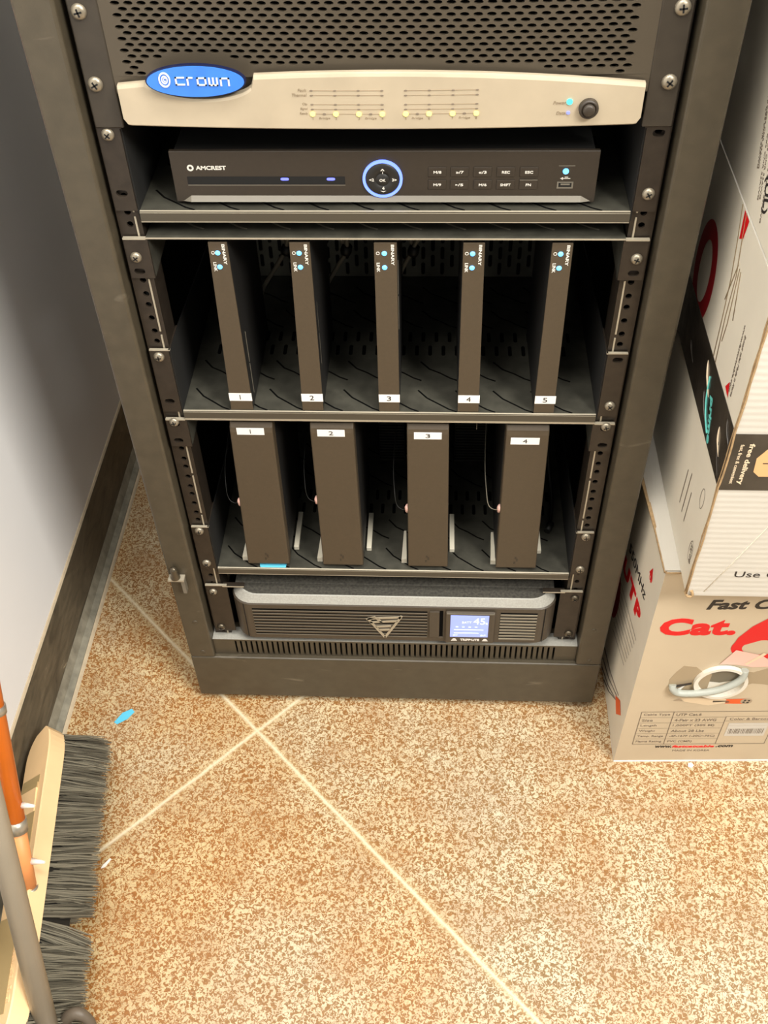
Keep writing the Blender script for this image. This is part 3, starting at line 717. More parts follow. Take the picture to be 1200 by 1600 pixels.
# ------------------------------------------------------------------ cables behind the thin units
def smooth_path(pts, k=6):
    P = [Vector(p) for p in pts]; out = []
    for i in range(len(P) - 1):
        p0, p1, p2, p3 = P[max(i - 1, 0)], P[i], P[i + 1], P[min(i + 2, len(P) - 1)]
        for j in range(k):
            t = j / k; out.append(0.5 * ((2 * p1) + (p2 - p0) * t + (2 * p0 - 5 * p1 + 4 * p2 - p3) * t * t + (3 * p1 - p0 - 3 * p2 + p3) * t ** 3))
    out.append(P[-1]); return out
def cord(label, strands, tie):
    t = thing('cable_bundle', label, 'cable', strands[0][0], 'cords hanging behind the thin units')
    for s_ in strands: MB().tube(smooth_path(s_), 2.4, 8).build('cord', CABLE, t)
    MB().lathe((tie[0], tie[1], tie[2] - 6), (0.3, 0, 1), [(0, 0), (5.5, 0), (6.5, 4), (5.5, 11), (0, 11)], 12, CABLEK).build('cable_tie', None, t)
B0 = 139.5
cord('dark cord tied in a bundle behind the thin unit numbered 2', [[(-103, B0 + 6, 700), (-104, B0 + 4, 690), (-111, 141, 668), (-115, 141, 654), (-127, 146, 632), (-146, 160, 596), (-160, 180, 560), (-170, 210, 552)], [(-98, B0 + 8, 702), (-120, 148, 690), (-114, 144, 660), (-104, 148, 684), (-96, 150, 710)]], (-115, 142, 656))
cord('dark cord tied in a bundle between the thin units numbered 2 and 3', [[(-52, B0 + 6, 705), (-48, 141, 680), (-48, 141, 655), (-57, 146, 636), (-73, 160, 600), (-88, 180, 562), (-96, 215, 552)], [(-66, B0 + 8, 706), (-60, 148, 680), (-50, 144, 658), (-56, 148, 684), (-62, 150, 708)]], (-50, 142, 656))
cord('dark cord tied in a bundle between the thin units numbered 3 and 4', [[(44, B0 + 6, 712), (38, 141, 688), (27, 141, 664), (21, 141, 650), (12, 146, 628), (4, 160, 596), (-2, 185, 562), (-6, 215, 552)], [(14, B0 + 8, 706), (18, 148, 680), (24, 144, 660), (30, 148, 690), (30, 150, 712)]], (23, 142, 655))

# ------------------------------------------------------------------ four wide upright boxes
XL = ((-181, -128.5), (-86, -35.8), (20.2, 69.5), (129.0, 178.6))
ZL = (520.3, 519.0, 516.6, 510.5); lean = (0.9, 0.6, 0, 0)
stx = ((-166.5, -136.3), (-78, -47.8), (27.8, 58), (133.2, 164.5))
for i, (x0, x1) in enumerate(XL):
    n_ = i + 1
    t = thing('set_top_box', 'wide black upright cable box with white sticker numbered %d near its top' % n_, 'cable box', ((x0 + x1) / 2, 80, 285), 'wide upright boxes on the lower shelf')
    y0, z0_, z1_ = 1.5, 289.0, 527.0
    c = MB(); dx = 5.0 if i < 2 else 0.5    # the first two lean a little
    pr = [(y0 + 1.5, z0_), (160, z0_), (160, z1_), (y0 + 12, z1_), (y0 + 5, z1_ - 2.2), (y0 + 1.2, z1_ - 7), (y0, z1_ - 13), (y0, z0_ + 4)]
    c.side(pr, x0, x1)
    tl_, tr_ = ((7.0, 1.8), (.2, -2.2), (-.2, -3.8), (-1.5, -4.6))[i]
    for v in c.bm.verts:
        f_ = (v.co.z - z0_) / (z1_ - z0_); v.co.x += (tl_ if v.co.x < (x0 + x1) / 2 else tr_) * f_
    o = c.build('casing', PLASTB, t, 1.6, 3)
    for xe, tt in ((x0, tl_), (x1, tr_)):
        MB().hexa([(xe - .3, 16, z0_ + 3), (xe + .3, 16, z0_ + 3), (xe + .3, 159, z0_ + 3), (xe - .3, 159, z0_ + 3), (xe + tt - .3, 16, z1_ - 4), (xe + tt + .3, 16, z1_ - 4), (xe + tt + .3, 159, z1_ - 4), (xe + tt - .3, 159, z1_ - 4)]).build('side_cover', PLASTS, t)
    zs_ = ZL[i]; st = MB().box(stx[i][0], stx[i][1], y0 - .35, y0 + .2, zs_ - 9.6, zs_).build('number_sticker', WHITE, t)
    d_ = MB(); d_.text(str(n_), ((stx[i][0] + stx[i][1]) / 2, y0 - .35, zs_ - 7.6), (1, 0, 0), (0, 0, 1), None if n_ == 1 else 5.0, 5.8, INKB, 'C'); d_.build('lettering', None, st)
    lm = MB(); cx = (x0 + x1) / 2 - 1
    for k, (a, h) in enumerate(((-1.6, 4), (1.4, 5), (-0.6, 3.4))): lm.box(cx + a - 1, cx + a + 1, y0 - .25, y0 + .1, 299 + k * 4.6, 299 + k * 4.6 + h, PLAST)
    lm.build('embossed_mark', None, t)
    MB().box(x1 + 2.4, x1 + 8.6, 31, 92, 284.6, 291).build('stand_foot', STICK, t, 0.6)
    fx = x0 - 8.5 if i != 3 else x0 - 6
    MB().flat([(fx, 12), (fx + 6.5, 12), (fx + 4.8, 60), (fx + 1.8, 60)], 284.6, 292).build('stand_foot', STICK, t)
    MB().box(x0 + 3, x1 - 3, 10, 140, 284.6, 289.2).build('stand_base', PLASTS, t)
    ir = MB(); zc = (397, 402, 390, 392)[i]
    ir.lathe((x0 + tl_ * .45 - 1.0, 7, zc - 5.5), (0.15, -0.1, 1), [(0, 0), (2.2, 1), (2.9, 4), (3.8, 8), (3.2, 12), (1.4, 13.6), (0, 14)], 14, PINK)
    e_ = ir.build('infrared_emitter', None, t)
    MB().tube(smooth_path([(x0 - 1.5, 12, zc - 5), (x0 - 6, 14, zc - 9), (x0 - 13, 18, zc - 6), (x0 - 16, 26, zc + 8), (x0 - 18, 60, zc + 30), (x0 - 14, 150, zc + 60)]), 0.6 if i > 1 else 0.45, 6).build('wire', CABLE if i == 3 else CABLEK, e_)
tag(MB().flat([(-166, 0.9), (-134, 0.9), (-133, 9), (-168, 9.5)], 284.7, 285.3).build('tape_scrap', BLUET, None), 'blue tape scrap on the lower shelf under wide box 1', 'tape scrap')
for (xa, xb, lab) in ((-24, 11, 'ribbed black power adapter behind the gap left of wide box 3'), (78, 122, 'ribbed black power adapter behind the gap between wide boxes 3 and 4')):
    t = thing('power_adapter', lab, 'power adapter', ((xa + xb) / 2, 210, 285), 'power adapters behind the wide boxes')
    MB().box(xa, xb, 196, 232, 284.6, 372).build('casing', SHELF, t, 2)
    r_ = MB()
    for k in range(16): r_.box(xa + 1, xb - 1, 194.8, 196.2, 290 + k * 5.0, 292.2 + k * 5.0, DARK)
    r_.build('rib', None, t)
tag(MB().tube(smooth_path([(196, 190, 520), (200, 175, 440), (196, 170, 380), (202, 150, 320), (206, 120, 296), (204, 95, 289), (200, 75, 288.4)]), 2.6, 8).build('cable', CABLEK), 'black cable curling down behind wide box 4 to the shelf', 'cable')
cc = MB().tube([(197, 66, 288.6), (203, 80, 289)], 4.2, 10, CABLEK); tag(cc.build('cable_end', None), 'small ribbed cable plug lying right of wide box 4', 'plug')

# ------------------------------------------------------------------ battery backup
ups = thing('battery_backup', 'black battery backup with louvred front and lit blue display, at the bottom of the rack', 'battery backup', (0, 250, 155))
MB().box(-205, 207, 10, 480, 156, 243).build('chassis', DUST, ups, 1)
zb_, zf, ztop = 156.5, 229.5, 241.5
def plan(inset, R=26):
    pts = []; x0, x1, y0, y1 = -209.5 + inset, 211 - inset, -16 + inset, 12
    pts.append((x1, y1))
    for k in range(9):
        a = math.radians(0 - 90 * k / 8); pts.append((x1 - R + R * math.cos(a), y0 + R + R * math.sin(a) if y0 + R < y1 else min(y1, y0 + R + R * math.sin(a))))
    for k in range(9):
        a = math.radians(-90 - 90 * k / 8); pts.append((x0 + R + R * math.cos(a), min(y1, y0 + R + R * math.sin(a))))
    pts.append((x0, y1)); return pts
bz = MB(); rings = []
for ins, z in ((2.0, zb_), (0, zb_ + 2.5), (0, zf), (1.5, zf + 1.5), (7.5, ztop - .6), (9, ztop)):
    rings.append([bz.bm.verts.new((x, y, z)) for x, y in plan(ins)])
n = len(rings[0])
for i in range(len(rings) - 1):
    for j in range(n):
        f = bz.bm.faces.new([rings[i][j], rings[i][(j + 1) % n], rings[i + 1][(j + 1) % n], rings[i + 1][j]]); f.material_index = bz.mi(BAND if i >= 3 else UPSP)
bz.mi(UPSP); f = bz.bm.faces.new(rings[0][::-1]); f.material_index = bz.mi(UPSP); f = bz.bm.faces.new(rings[-1]); f.material_index = bz.mi(DUST)
bz.build('bezel', None, ups)
for xs in (-193, 196): MB().box(xs - .4, xs + .4, -15.0 if abs(xs) > 190 else -16.2, -13, zb_ + 3, zf - 1).build('bezel_seam', DARK, ups)
for (xa, xb) in ((-182, 45), (139, 186)):
    lv = MB(); lv.box(xa, xb, -16.35, -15.8, 165, 222, VOID)
    k = 9; p_ = 57 / k
    for q in range(k):
        z = 165.3 + q * p_
        lv.box(xa, xb, -17.1, -16.3, z + .2, z + 3.5, UPSP if xa < 0 else TRIMM); lv.box(xa, xb, -17.3, -16.9, z + 2.9, z + 3.6, TRIMM if xa < 0 else TRIM_GLINT)
    lv.build('louvre', None, ups)
dr = MB(); dr.box(48, 60.5, -18.5, -16, 170, 223, UPSP); dr.box(61, 65.5, -16.4, -15.8, 170, 224, VOID); dr.box(53, 66, -18, -16, 166.5, 169, UPSP)
dr.build('side_latch', None, ups)
dp = MB().box(68.5, 132.5, -20.5, -15.8, 160.5, 226).build('display_frame', UPSP, ups, 3, 3)
MB().box(75, 124.2, -21.0, -20.3, 175.5, 221).build('screen', LCD, dp)
tx = MB()
tx.text('45', (112, -21, 203), (1, 0, 0), (0, 0, 1), 15, 13, LCDT, 'C'); tx.text('%', (121.5, -21, 203), (1, 0, 0), (0, 0, 1), 3, 4, LCDT, 'C'); tx.text('BATT', (96, -21, 205), (1, 0, 0), (0, 0, 1), 12, 4, LCDT, 'C')
tx.text('- - - -', (96, -21, 196.5), (1, 0, 0), (0, 0, 1), 28, 1.6, LCDT, 'C'); tx.box(80, 118, -21.2, -20.9, 190.5, 192, LCDT); tx.box(80, 112, -21.2, -20.9, 183.5, 184.8, LCDT)
tx.text('kW', (82, -21, 178), (1, 0, 0), (0, 0, 1), 6, 3, LCDT, 'C'); tx.text('OUT', (118, -21, 178), (1, 0, 0), (0, 0, 1), 7, 3, LCDT, 'C')
tx.build('lettering', None, dp)
tx = MB(); tx.text('TRIPP·LITE', (101, -20.5, 166.5), (1, 0, 0), (0, 0, 1), 25, 4.6, INKW, 'C', bold=.05)
for x in (80.5, 121): tx.front([(x - 4, 166.6), (x + 4, 166.6), (x + 1.5, 171.2), (x - 1.5, 171.2)], -20.9, -20.4, INKW)
tx.box(73, 125, -20.75, -20.3, 161.8, 162.6, TRIMM)
tx.build('lettering', None, dp)
MB().box(70, 131, -21.0, -19, 223.2, 224.6).build('highlight_trim', TRIMM, dp)
# triangular scratched emblem over the louvres
em = MB()
def stroke(b, p, q, t_, y, m_):
    dx, dz = q[0] - p[0], q[1] - p[1]; l = math.hypot(dx, dz); nx, nz = -dz / l * t_, dx / l * t_
    b.front([(p[0] - nx, p[1] - nz), (q[0] - nx, q[1] - nz), (q[0] + nx, q[1] + nz), (p[0] + nx, p[1] + nz)], y - .5, y + .2, m_)
A_, B_, C_ = (-32, 207), (11, 211), (-10.5, 167)
for (p, q) in ((A_, B_), (B_, C_), (C_, A_), ((-30, 199), (6, 203)), ((-22, 190), (-2, 192)), ((-18, 183), (-4, 184)), ((-34, 205), (-22, 211)), ((-14, 199), (-20, 207)), ((8, 208), (12, 214))): stroke(em, p, q, 1.7, -17.6, TRIM_GLINT)
em.build('emblem', None, ups)
for s in (-1, 1):
    b = MB(); a, c_ = sorted((s * 213.5, s * 241.3)); b.box(a, c_, -1.5, 1.2, 153, 249, RAIL); o = b.build('mounting_ear', None, ups, 0.6)
    a, c_ = sorted((s * 191, s * 219)); MB().box(a, c_, -2, 5, 247.4, 248.8, RAIL).box(a, c_, -2.4, -1.8, 247.6, 249, TRIM_GLINT).build('top_bracket', None, ups)
    a, c_ = sorted((s * 213.5, s * 241.3)); MB().box(a, c_, -2.2, 1.3, 249.05, 250.0).build('ear_flange', TRIM_GLINT, ups)
    screw(ups, s * 232.5, 237.3, -1.5, 5.2, SCREWM if s < 0 else SCREWD); screw(ups, s * 232.5, 161.6, -1.5, 5.6, SCREWD)

# ------------------------------------------------------------------ cardboard boxes
YA = -98.5
A = thing('cardboard_box', 'white printed cable box with red lettering standing on the floor, bottom of the stack', 'box', (410, 80, 0), 'stacked cable boxes')
ya = lambda x: YA + (x - 303) * 0.036
ax0, ax1, ay1, az = 303.5, 715, 262, 408
bx = MB()
def quadbox(b, x0, x1, f0, y1, z0, z1, mf, ms, mt):
    P = [(x0, f0(x0), z0), (x1, f0(x1), z0), (x1, y1, z0), (x0, y1, z0), (x0, f0(x0), z1), (x1, f0(x1), z1), (x1, y1, z1), (x0, y1, z1)]
    b.face([P[0], P[1], P[5], P[4]], mf); b.face([P[3], P[0], P[4], P[7]], ms); b.face([P[1], P[2], P[6], P[5]], ms)
    b.face([P[2], P[3], P[7], P[6]], ms); b.face([P[7], P[4], P[5], P[6]], mt); b.face([P[0], P[3], P[2], P[1]], ms)
quadbox(bx, ax0, ax1, ya, ay1, 3, az - 3, CARDB, CARDS, CARDW)
bx.build('carton', None, A)
ed = MB(); ed.prism([(0, 0)] * 0 or [(303.5, 3), (716, 3), (716, 0), (303.5, 0)], lambda x, z: (x, ya(x) - 0.8, z), lambda x, z: (x, ya(x) + 40, z), WHITE)
ed.build('bottom_edge', None, A)
# top flap: white strip with brown raw edges, slightly raised, running back along the left
fl = MB()
fl.hexa([(303, -96, az - 3), (322, -96, az - 3), (330, 180, az - 3), (296, 150, az - 3), (303, -96, az - .4), (322, -96, az - .6), (328, 180, az - .4), (312, 150, az - .2)], CARDW)
fl.build('top_flap', None, A)
fe = MB(); pth = [(302.0, -97, az - 2.6), (300, -40, az - 2), (296.5, 5, az + 0), (292, 60, az + 3), (289, 150, az + 5)]
for p, q in zip(pth[:-1], pth[1:]):
    fe.hexa([(p[0], p[1], p[2] - 1.6), (p[0] + 3, p[1], p[2] - 1.6), (q[0] + 4, q[1], q[2] - 1.6), (q[0], q[1], q[2] - 1.6), (p[0], p[1], p[2] + .6), (p[0] + 3, p[1], p[2] + .8), (q[0] + 4, q[1], q[2] + .8), (q[0], q[1], q[2] + .6)], CARDK)
fe.tube([(303, ya(303) - .4, az - 2), (322, ya(322) - .4, az - 2.4)], 1.1, 6, CARDK)
fe.build('raw_edge', None, A)
pr = MB(); XD, ZD = (1, 0.036, 0), (0, 0, 1)
def fa(x, z, e=0.0): return (x, ya(x) - e, z)
pr.text('Fast Cat', fa(360.5, 340), XD, (0.28, 0, 1), 92, 18.5, INKB, bold=0.03, th=0.4)
pr.build('lettering', None, A)
pr = MB(); pr.text('Cat.', fa(313.5, 291), XD, (0.05, 0, 1), 90, 33, INKR, bold=0.045, th=0.4, space=1.05)
for i in range(36):
    a0, a1 = 2 * math.pi * i / 36, 2 * math.pi * (i + 1) / 36
    pr.face([fa(441 + 36 * math.cos(a0), 267 + 25 * math.sin(a0), .4), fa(441 + 36 * math.cos(a1), 267 + 25 * math.sin(a1), .4), fa(441 + 23 * math.cos(a1), 266 + 14.5 * math.sin(a1), .4), fa(441 + 23 * math.cos(a0), 266 + 14.5 * math.sin(a0), .4)], INKR)
six = [(405, 264), (409, 286), (421, 308), (440, 328), (462, 338), (500, 341), (504, 328), (474, 324), (456, 313), (444, 296), (436, 280)]
pr.face([fa(x, z, .5) for x, z in six], INKR); pr.build('red_lettering', None, A)
# torn opening with spool inside
op = [(346, 184), (344.5, 200), (350, 216), (357, 229), (372, 227), (382, 216), (394, 211), (408, 214), (425, 219), (444, 214), (458, 222), (478, 224), (500, 224), (512, 214), (508, 190), (500, 178), (484, 182), (462, 188), (448, 190), (436, 182), (410, 178), (385, 172), (366, 169), (352, 172)]
oo = MB(); oo.front(op, YA + 2.0, YA + 6.3, HOLE)
for v in oo.bm.verts: v.co.y = ya(v.co.x) - (0.35 if v.co.y < YA + 4 else -1.0)
oo.build('torn_opening', None, A)
sp = MB(); cxs, czs = 407, 197; K = 36
def rim(a, r, e=0): return (cxs + 32.5 * r * math.cos(a), ya(cxs) - e, czs + 33 * r * math.sin(a))
for i in range(K):
    a0, a1 = 2 * math.pi * i / K, 2 * math.pi * (i + 1) / K
    sp.face([rim(a0, 1.0, .6), rim(a1, 1.0, .6), rim(a1, 1.0, 6), rim(a0, 1.0, 6)], SPOOL); sp.face([rim(a0, 1.0, 6), rim(a1, 1.0, 6), rim(a1, .86, 6), rim(a0, .86, 6)], SPOOL)
    sp.face([rim(a0, .86, 6), rim(a1, .86, 6), rim(a1, .80, .8), rim(a0, .80, .8)], SPOOL)
    sp.face([rim(a0, .80, .8), rim(a1, .80, .8), (cxs, ya(cxs) - .8, czs - 4)], HOLED if math.sin(a0) > 0.15 else SPOOL)
o = sp.build('spool', None, A)
MB().tube(smooth_path([(431, ya(420) - 3, 224), (428, ya(420) - 7, 208), (408, ya(420) - 9, 190), (384, ya(380) - 7, 180), (360, ya(360) - 5, 177), (351, ya(350) - 4, 184), (350, ya(350) - 1, 190)]), 4.6, 10).build('cable', WIREG, A)
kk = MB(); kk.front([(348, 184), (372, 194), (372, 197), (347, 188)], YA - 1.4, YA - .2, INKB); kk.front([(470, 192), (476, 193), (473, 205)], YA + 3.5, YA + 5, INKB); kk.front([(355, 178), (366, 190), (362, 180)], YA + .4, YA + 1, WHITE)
kk.build('tear_shade', None, A)  # black slivers painted as shade in the tear, with one white sliver
ct = MB(); 
def poly(b, pts, m_, e=0.3):
    vs = [b.bm.verts.new(fa(x, z, e)) for x, z in pts]; f = b.bm.faces.new(vs); f.material_index = b.mi(m_)
poly(ct, [(399, 233), (412, 262), (446, 250), (470, 228), (440, 226), (420, 232)], CLEAR, 1.0)
poly(ct, [(428, 233), (446, 256), (450, 253), (432, 231)], TAPEW, 1.2)
poly(ct, [(366, 158), (420, 158), (430, 148), (404, 141), (372, 150)], TAPEW, .5)
ct.build('clear_tape', None, A)
gp = MB(); poly(gp, [(408, 152), (424, 152), (424, 149), (408, 148)], INKG, .5); poly(gp, [(424, 155), (450, 156), (450, 144), (424, 145)], ORANGE, .5)
vs = [gp.bm.verts.new(fa(450 + 7.5 * math.cos(2 * math.pi * i / 16), 150 + 6.2 * math.sin(2 * math.pi * i / 16), .6)) for i in range(16)]; gp.bm.faces.new(vs).material_index = gp.mi(GREYP)
for a in range(4):
    q = 2 * math.pi * a / 4 + .6; c_ = (450 + 3.6 * math.cos(q), 150 + 3 * math.sin(q))
    vs = [gp.bm.verts.new(fa(c_[0] + 1.7 * math.cos(2 * math.pi * i / 10), c_[1] + 1.5 * math.sin(2 * math.pi * i / 10), .8)) for i in range(10)]; gp.bm.faces.new(vs).material_index = gp.mi(INKB)
poly(gp, [(357, 152), (364, 157), (370, 151)], GREYP, .4)
gp.build('cable_picture', None, A)
# spec table
tb = MB()
def ln(x0, z0, x1, z1, t_=0.45, m_=INKG): 
    dx, dz = x1 - x0, z1 - z0; l = math.hypot(dx, dz); nx, nz = -dz / l * t_, dx / l * t_
    poly(tb, [(x0 - nx, z0 - nz), (x1 - nx, z1 - nz), (x1 + nx, z1 + nz), (x0 + nx, z0 + nz)], m_, .35)
rowsz = [126 - k * 13.3 for k in range(7)]
ln(322.5, 126, 512, 126); ln(322.5, 46, 498, 46); ln(322.5, 126, 322.5, 46); ln(364, 126, 364, 46); ln(433, 114, 433, 46); ln(498, 126, 498, 46)
for z in rowsz[1:6]: ln(322.5, z, 433, z, .25)
ln(433, 114, 498, 114, .25); ln(433, 103, 498, 103, .25)
for k, (l_, r_) in enumerate((('Cable Type', 'UTP Cat.6'), ('Size', '4-Pair x 23 AWG'), ('Length', '1,000FT (305 M)'), ('Weight', 'About 28 Lbs'), ('Temp. Range', '-4F-167F (-20C~75C)'), ('Flame Rating', 'PVC (CMR)'))):
    z = rowsz[k] - 9.8
    tb.text(l_, fa(326, z), XD, (0, 0, 1), min(34, 3.5 * len(l_)), 5.8, INKG, th=.3); tb.text(r_, fa(368, z), XD, (0, 0, 1), min(60, 3.6 * len(r_)), 5.8, INKG, th=.3, bold=.01)
tb.text('Color & Barcode', fa(439, 105), XD, ZD, 55, 5.4, INKG, th=.3)
tb.text('www.', fa(354, 36.5), XD, ZD, 22, 5.2, INKB, th=.35, bold=.03, shear=.2)
tb.text('.com', fa(435, 37), XD, ZD, 23, 5.2, INKB, th=.35, bold=.03, shear=.2)
tb.text('MADE IN KOREA', fa(379, 27), XD, ZD, 50, 4.2, INKG, th=.3)
x = 443
random.seed(3)
while x < 488:
    w_ = random.choice((.5, .8, 1.2)); poly(tb, [(x, 72), (x + w_, 72), (x + w_, 84), (x, 84)], INKG, .55); x += w_ + random.choice((.6, .9, 1.3))
poly(tb, [(440, 66), (492, 66), (492, 98), (440, 98)], CARDW, .45)
tb.build('specification_table', None, A)
pr = MB(); pr.text('fastcatcable', fa(377, 36.8), XD, ZD, 56, 5.6, INKR, th=.35, bold=.03, shear=.2); pr.build('red_lettering', None, A)
# print on the left side of the bottom box (reads from the back towards the front)
sd = MB(); SX = 303.2; YD = (0, -1, 0)
sd.text('550MHz', (SX, 54, 268), (0, -1, 0.30), (0, 0, 1), 112, 15, INKB, th=.4)
for k in range(8): 
    y0_ = 70 - k * 8
    vs = [sd.bm.verts.new((SX - .1, y, z)) for y, z in ((66 - k * 3, 196 - k * 12), (-62 + k * 3, 232 - k * 12), (-62 + k * 3, 230.6 - k * 12), (66 - k * 3, 194.6 - k * 12))]
    sd.bm.faces.new(vs).material_index = sd.mi(INKG)
sd.text('UP', (SX, -50, 340), YD, ZD, 12, 6, INKR, th=.3)
sd.build('side_lettering', None, A)
sr = MB(); sr.text('UTP', (SX, 64, 220), (0, -1, 0.26), (0, 0, 1), 122, 27, INKR, bold=.05, th=.4, space=1.2)
vs = [sr.bm.verts.new((SX - .2, 76 + 34 * math.cos(2 * math.pi * i / 30), 160 + 46 * math.sin(2 * math.pi * i / 30))) for i in range(30)]; sr.bm.faces.new(vs).material_index = sr.mi(INKDR)
sr.face([(SX - .2, -46, 345), (SX - .2, -64, 347), (SX - .2, -55, 362)], INKR)
sr.face([(SX - .2, -38, 72), (SX - .2, -62, 96), (SX - .2, -80, 88), (SX - .2, -60, 60)], ORANGE)
for (p, q) in (((60, 20), (-42, 78)), ((55, -5 + 10), (-44, 70)), ((66, 40), (-50, 90)), ((30, 8), (-40, 66))):
    sr.tube([(SX, p[0], max(4, p[1])), (SX, (p[0] + q[0]) / 2, (p[1] + q[1]) / 2 - 6), (SX, q[0], q[1])], .9, 5, INKG)
sr.build('side_picture', None, A)

B = thing('cardboard_box', 'white cable box wrapped in black tape, middle of the stack beside the rack', 'box', (420, 60, 408), 'stacked cable boxes')
yb_ = lambda x: -131.0
bx0, bz0, bz1 = 319.5, 408.3, 789
bx = MB(); quadbox(bx, bx0, 735, yb_, 250, bz0, bz1, CARDW, CARDS, CARDW); bx.build('carton', None, B)
e = MB()   # crushed raw corner
ra = random.Random(5)
for off, w_ in ((0, 1.0), (2.6, 0.8)):
    pts = []
    for k in range(22):
        z = bz0 + 1 + (bz1 - bz0 - 2) * k / 21; pts.append((bx0 - .4 + ra.uniform(-.5, .5), -131.4 + off * 1.5 + ra.uniform(-.6, .6), z))
    e.tube(pts, w_, 6, CARDK)
e.tube(smooth_path([(bx0 - 1, -128, bz0 + 3), (bx0 + 1, -133, bz0 + 1), (bx0 + 6, -133, bz0 + 2), (bx0 + 4, -132, bz0 + 9)]), 1.6, 6, CARDK)
e.build('raw_edge', None, B)
MB().tube([(337, -131.2, 415.4), (358, -131.3, 467), (378.4, -131.2, 518), (400, -131.2, 556)], .5, 5).build('fold_line', CARDS, B)
sm_ = MB()   # flap seam with splits
SX = bx0 - .2
for pts in ([(8, 788), (-2, 760), (-12, 724), (-16, 690), (-20, 641)], [(-8, 788), (-16, 760), (-24, 735), (-24, 690), (-30, 641)], [(-22, 745), (-10, 700)], [(-28, 745), (-34, 690), (-32, 668)], [(-33, 745), (-46, 702)]):
    sm_.tube([(SX, y, z) for y, z in pts], .6, 5, SEAM)
sm_.build('flap_seam', None, B)
tp = MB(); tp.box(bx0 - .5, 640, -131.7, -130.9, 569, 640.5, TAPE); tp.box(bx0 - .7, bx0 + .1, -131.7, 250, 569, 640.5, TAPE)
tape = tp.build('black_tape', None, B, 0.3)
ft = MB(); ft.text('free delivery', (333.5, -131.7, 629), (0.0, 0, -1), (1, 0, 0), 52, 6.5, TAPEW, bold=.02, th=.3)
ft.text('fast, free & convenient', (326.5, -131.7, 628), (0, 0, -1), (1, 0, 0), 50, 4, TAPEW, th=.3)
ft.front([(345, 611), (352, 622), (374, 622), (376, 608), (374, 588), (352, 588), (346, 594)], -132.1, -131.7, TAN)
ft.front([(352, 604.5), (374, 604.5), (374, 605.5), (352, 605.5)], -132.3, -132.1, INKB); ft.front([(360, 594), (370, 594), (370, 595.2), (360, 595.2)], -132.3, -132.1, INKB)
ft.build('lettering', None, tape)
tl = MB(); tl.text('prime', (bx0 - .75, -42, 610), (0, -0.55, -1), (0, -1, 0.35), 46, 12, TAPET, bold=.03, th=.3)
tl.tube(smooth_path([(bx0 - 1, -28, 622), (bx0 - 1, -34, 600), (bx0 - 1, -46, 586), (bx0 - 1, -62, 578)]), .9, 5, TAPET)
tl.build('teal_lettering', None, tape)
wr = MB()
for (p, q) in (((-10, 628), (-38, 604)), ((-90, 612), (-108, 590)), ((-98, 600), (-122, 574)), ((60, 600), (36, 588)), ((-20, 600), (-50, 578)), ((-104, 634), (-126, 618))):
    wr.tube(smooth_path([(bx0 - .7, p[0], p[1]), (bx0 - 1.2, (p[0] + q[0]) / 2 + 3, (p[1] + q[1]) / 2), (bx0 - .7, q[0], q[1])], 3), [.3, .9, 1.1, 1.1, .9, .6, .3][:7], 5, TAPEW if p[0] in (-10, -90) else TAPE)
wr.build('crease', None, tape)
bt = MB(); bt.text('Use Cat.6', (362.5, -131, 440), (1, 0, 0), (0, 0, 1), 70, 9, INKB, th=.3)
for k, w_ in enumerate((50, 58, 44)):
    for off in (0,):
        bt.box(SX - .1, SX, -36 - k * 14 - 1, -36 - k * 14 + 1, 452, 452 + w_, INKG)
bt.text('(UL) CMR', (SX, -103, 462), (0, -0.25, -1), (0, -1, .25), 24, 8, INKG, th=.3)
bt.text('www.fastcatcable.com', (SX, -78, 722), (0, -0.1, -1), (0, -1, 0), 70, 4, INKG, th=.3); bt.text('E-mail: sales Made in Korea', (SX, -86, 716), (0, -0.1, -1), (0, -1, 0), 64, 4, INKG, th=.3)
for (cy, cz, ry, rz) in ((-98, 522, 7, 13), (-108, 454, 7, 14)):
    for i in range(20):
        a0, a1 = 2 * math.pi * i / 20, 2 * math.pi * (i + 1) / 20
        bt.face([(SX - .15, cy + ry * math.cos(a0), cz + rz * math.sin(a0)), (SX - .15, cy + ry * math.cos(a1), cz + rz * math.sin(a1)), (SX - .15, cy + (ry - .9) * math.cos(a1), cz + (rz - .9) * math.sin(a1)), (SX - .15, cy + (ry - .9) * math.cos(a0), cz + (rz - .9) * math.sin(a0))], INKG)
bt.build('lettering', None, B)
for i, (x_, y_) in enumerate(()): pass
rgm = MB()
for i in range(40):
    a0, a1 = 2 * math.pi * i / 40, 2 * math.pi * (i + 1) / 40; cy, cz = 72, 676
    rgm.face([(SX - .15, cy + 40 * math.cos(a0), cz + 54 * math.sin(a0)), (SX - .15, cy + 40 * math.cos(a1), cz + 54 * math.sin(a1)), (SX - .15, cy + 21 * math.cos(a1), cz + 34 * math.sin(a1)), (SX - .15, cy + 21 * math.cos(a0), cz + 34 * math.sin(a0))], INKDR)
rgm.build('red_ring_print', None, B); rgm = MB()
rgm.face([(SX - .2, -2, 788), (SX - .2, -20, 788), (SX - .2, -16, 768), (SX - .2, -6, 762)], INKR)
rgm.face([(SX - .2, -74, 648), (SX - .2, -88, 646), (SX - .2, -82, 660)], INKR)
rgm.build('red_print', None, B)

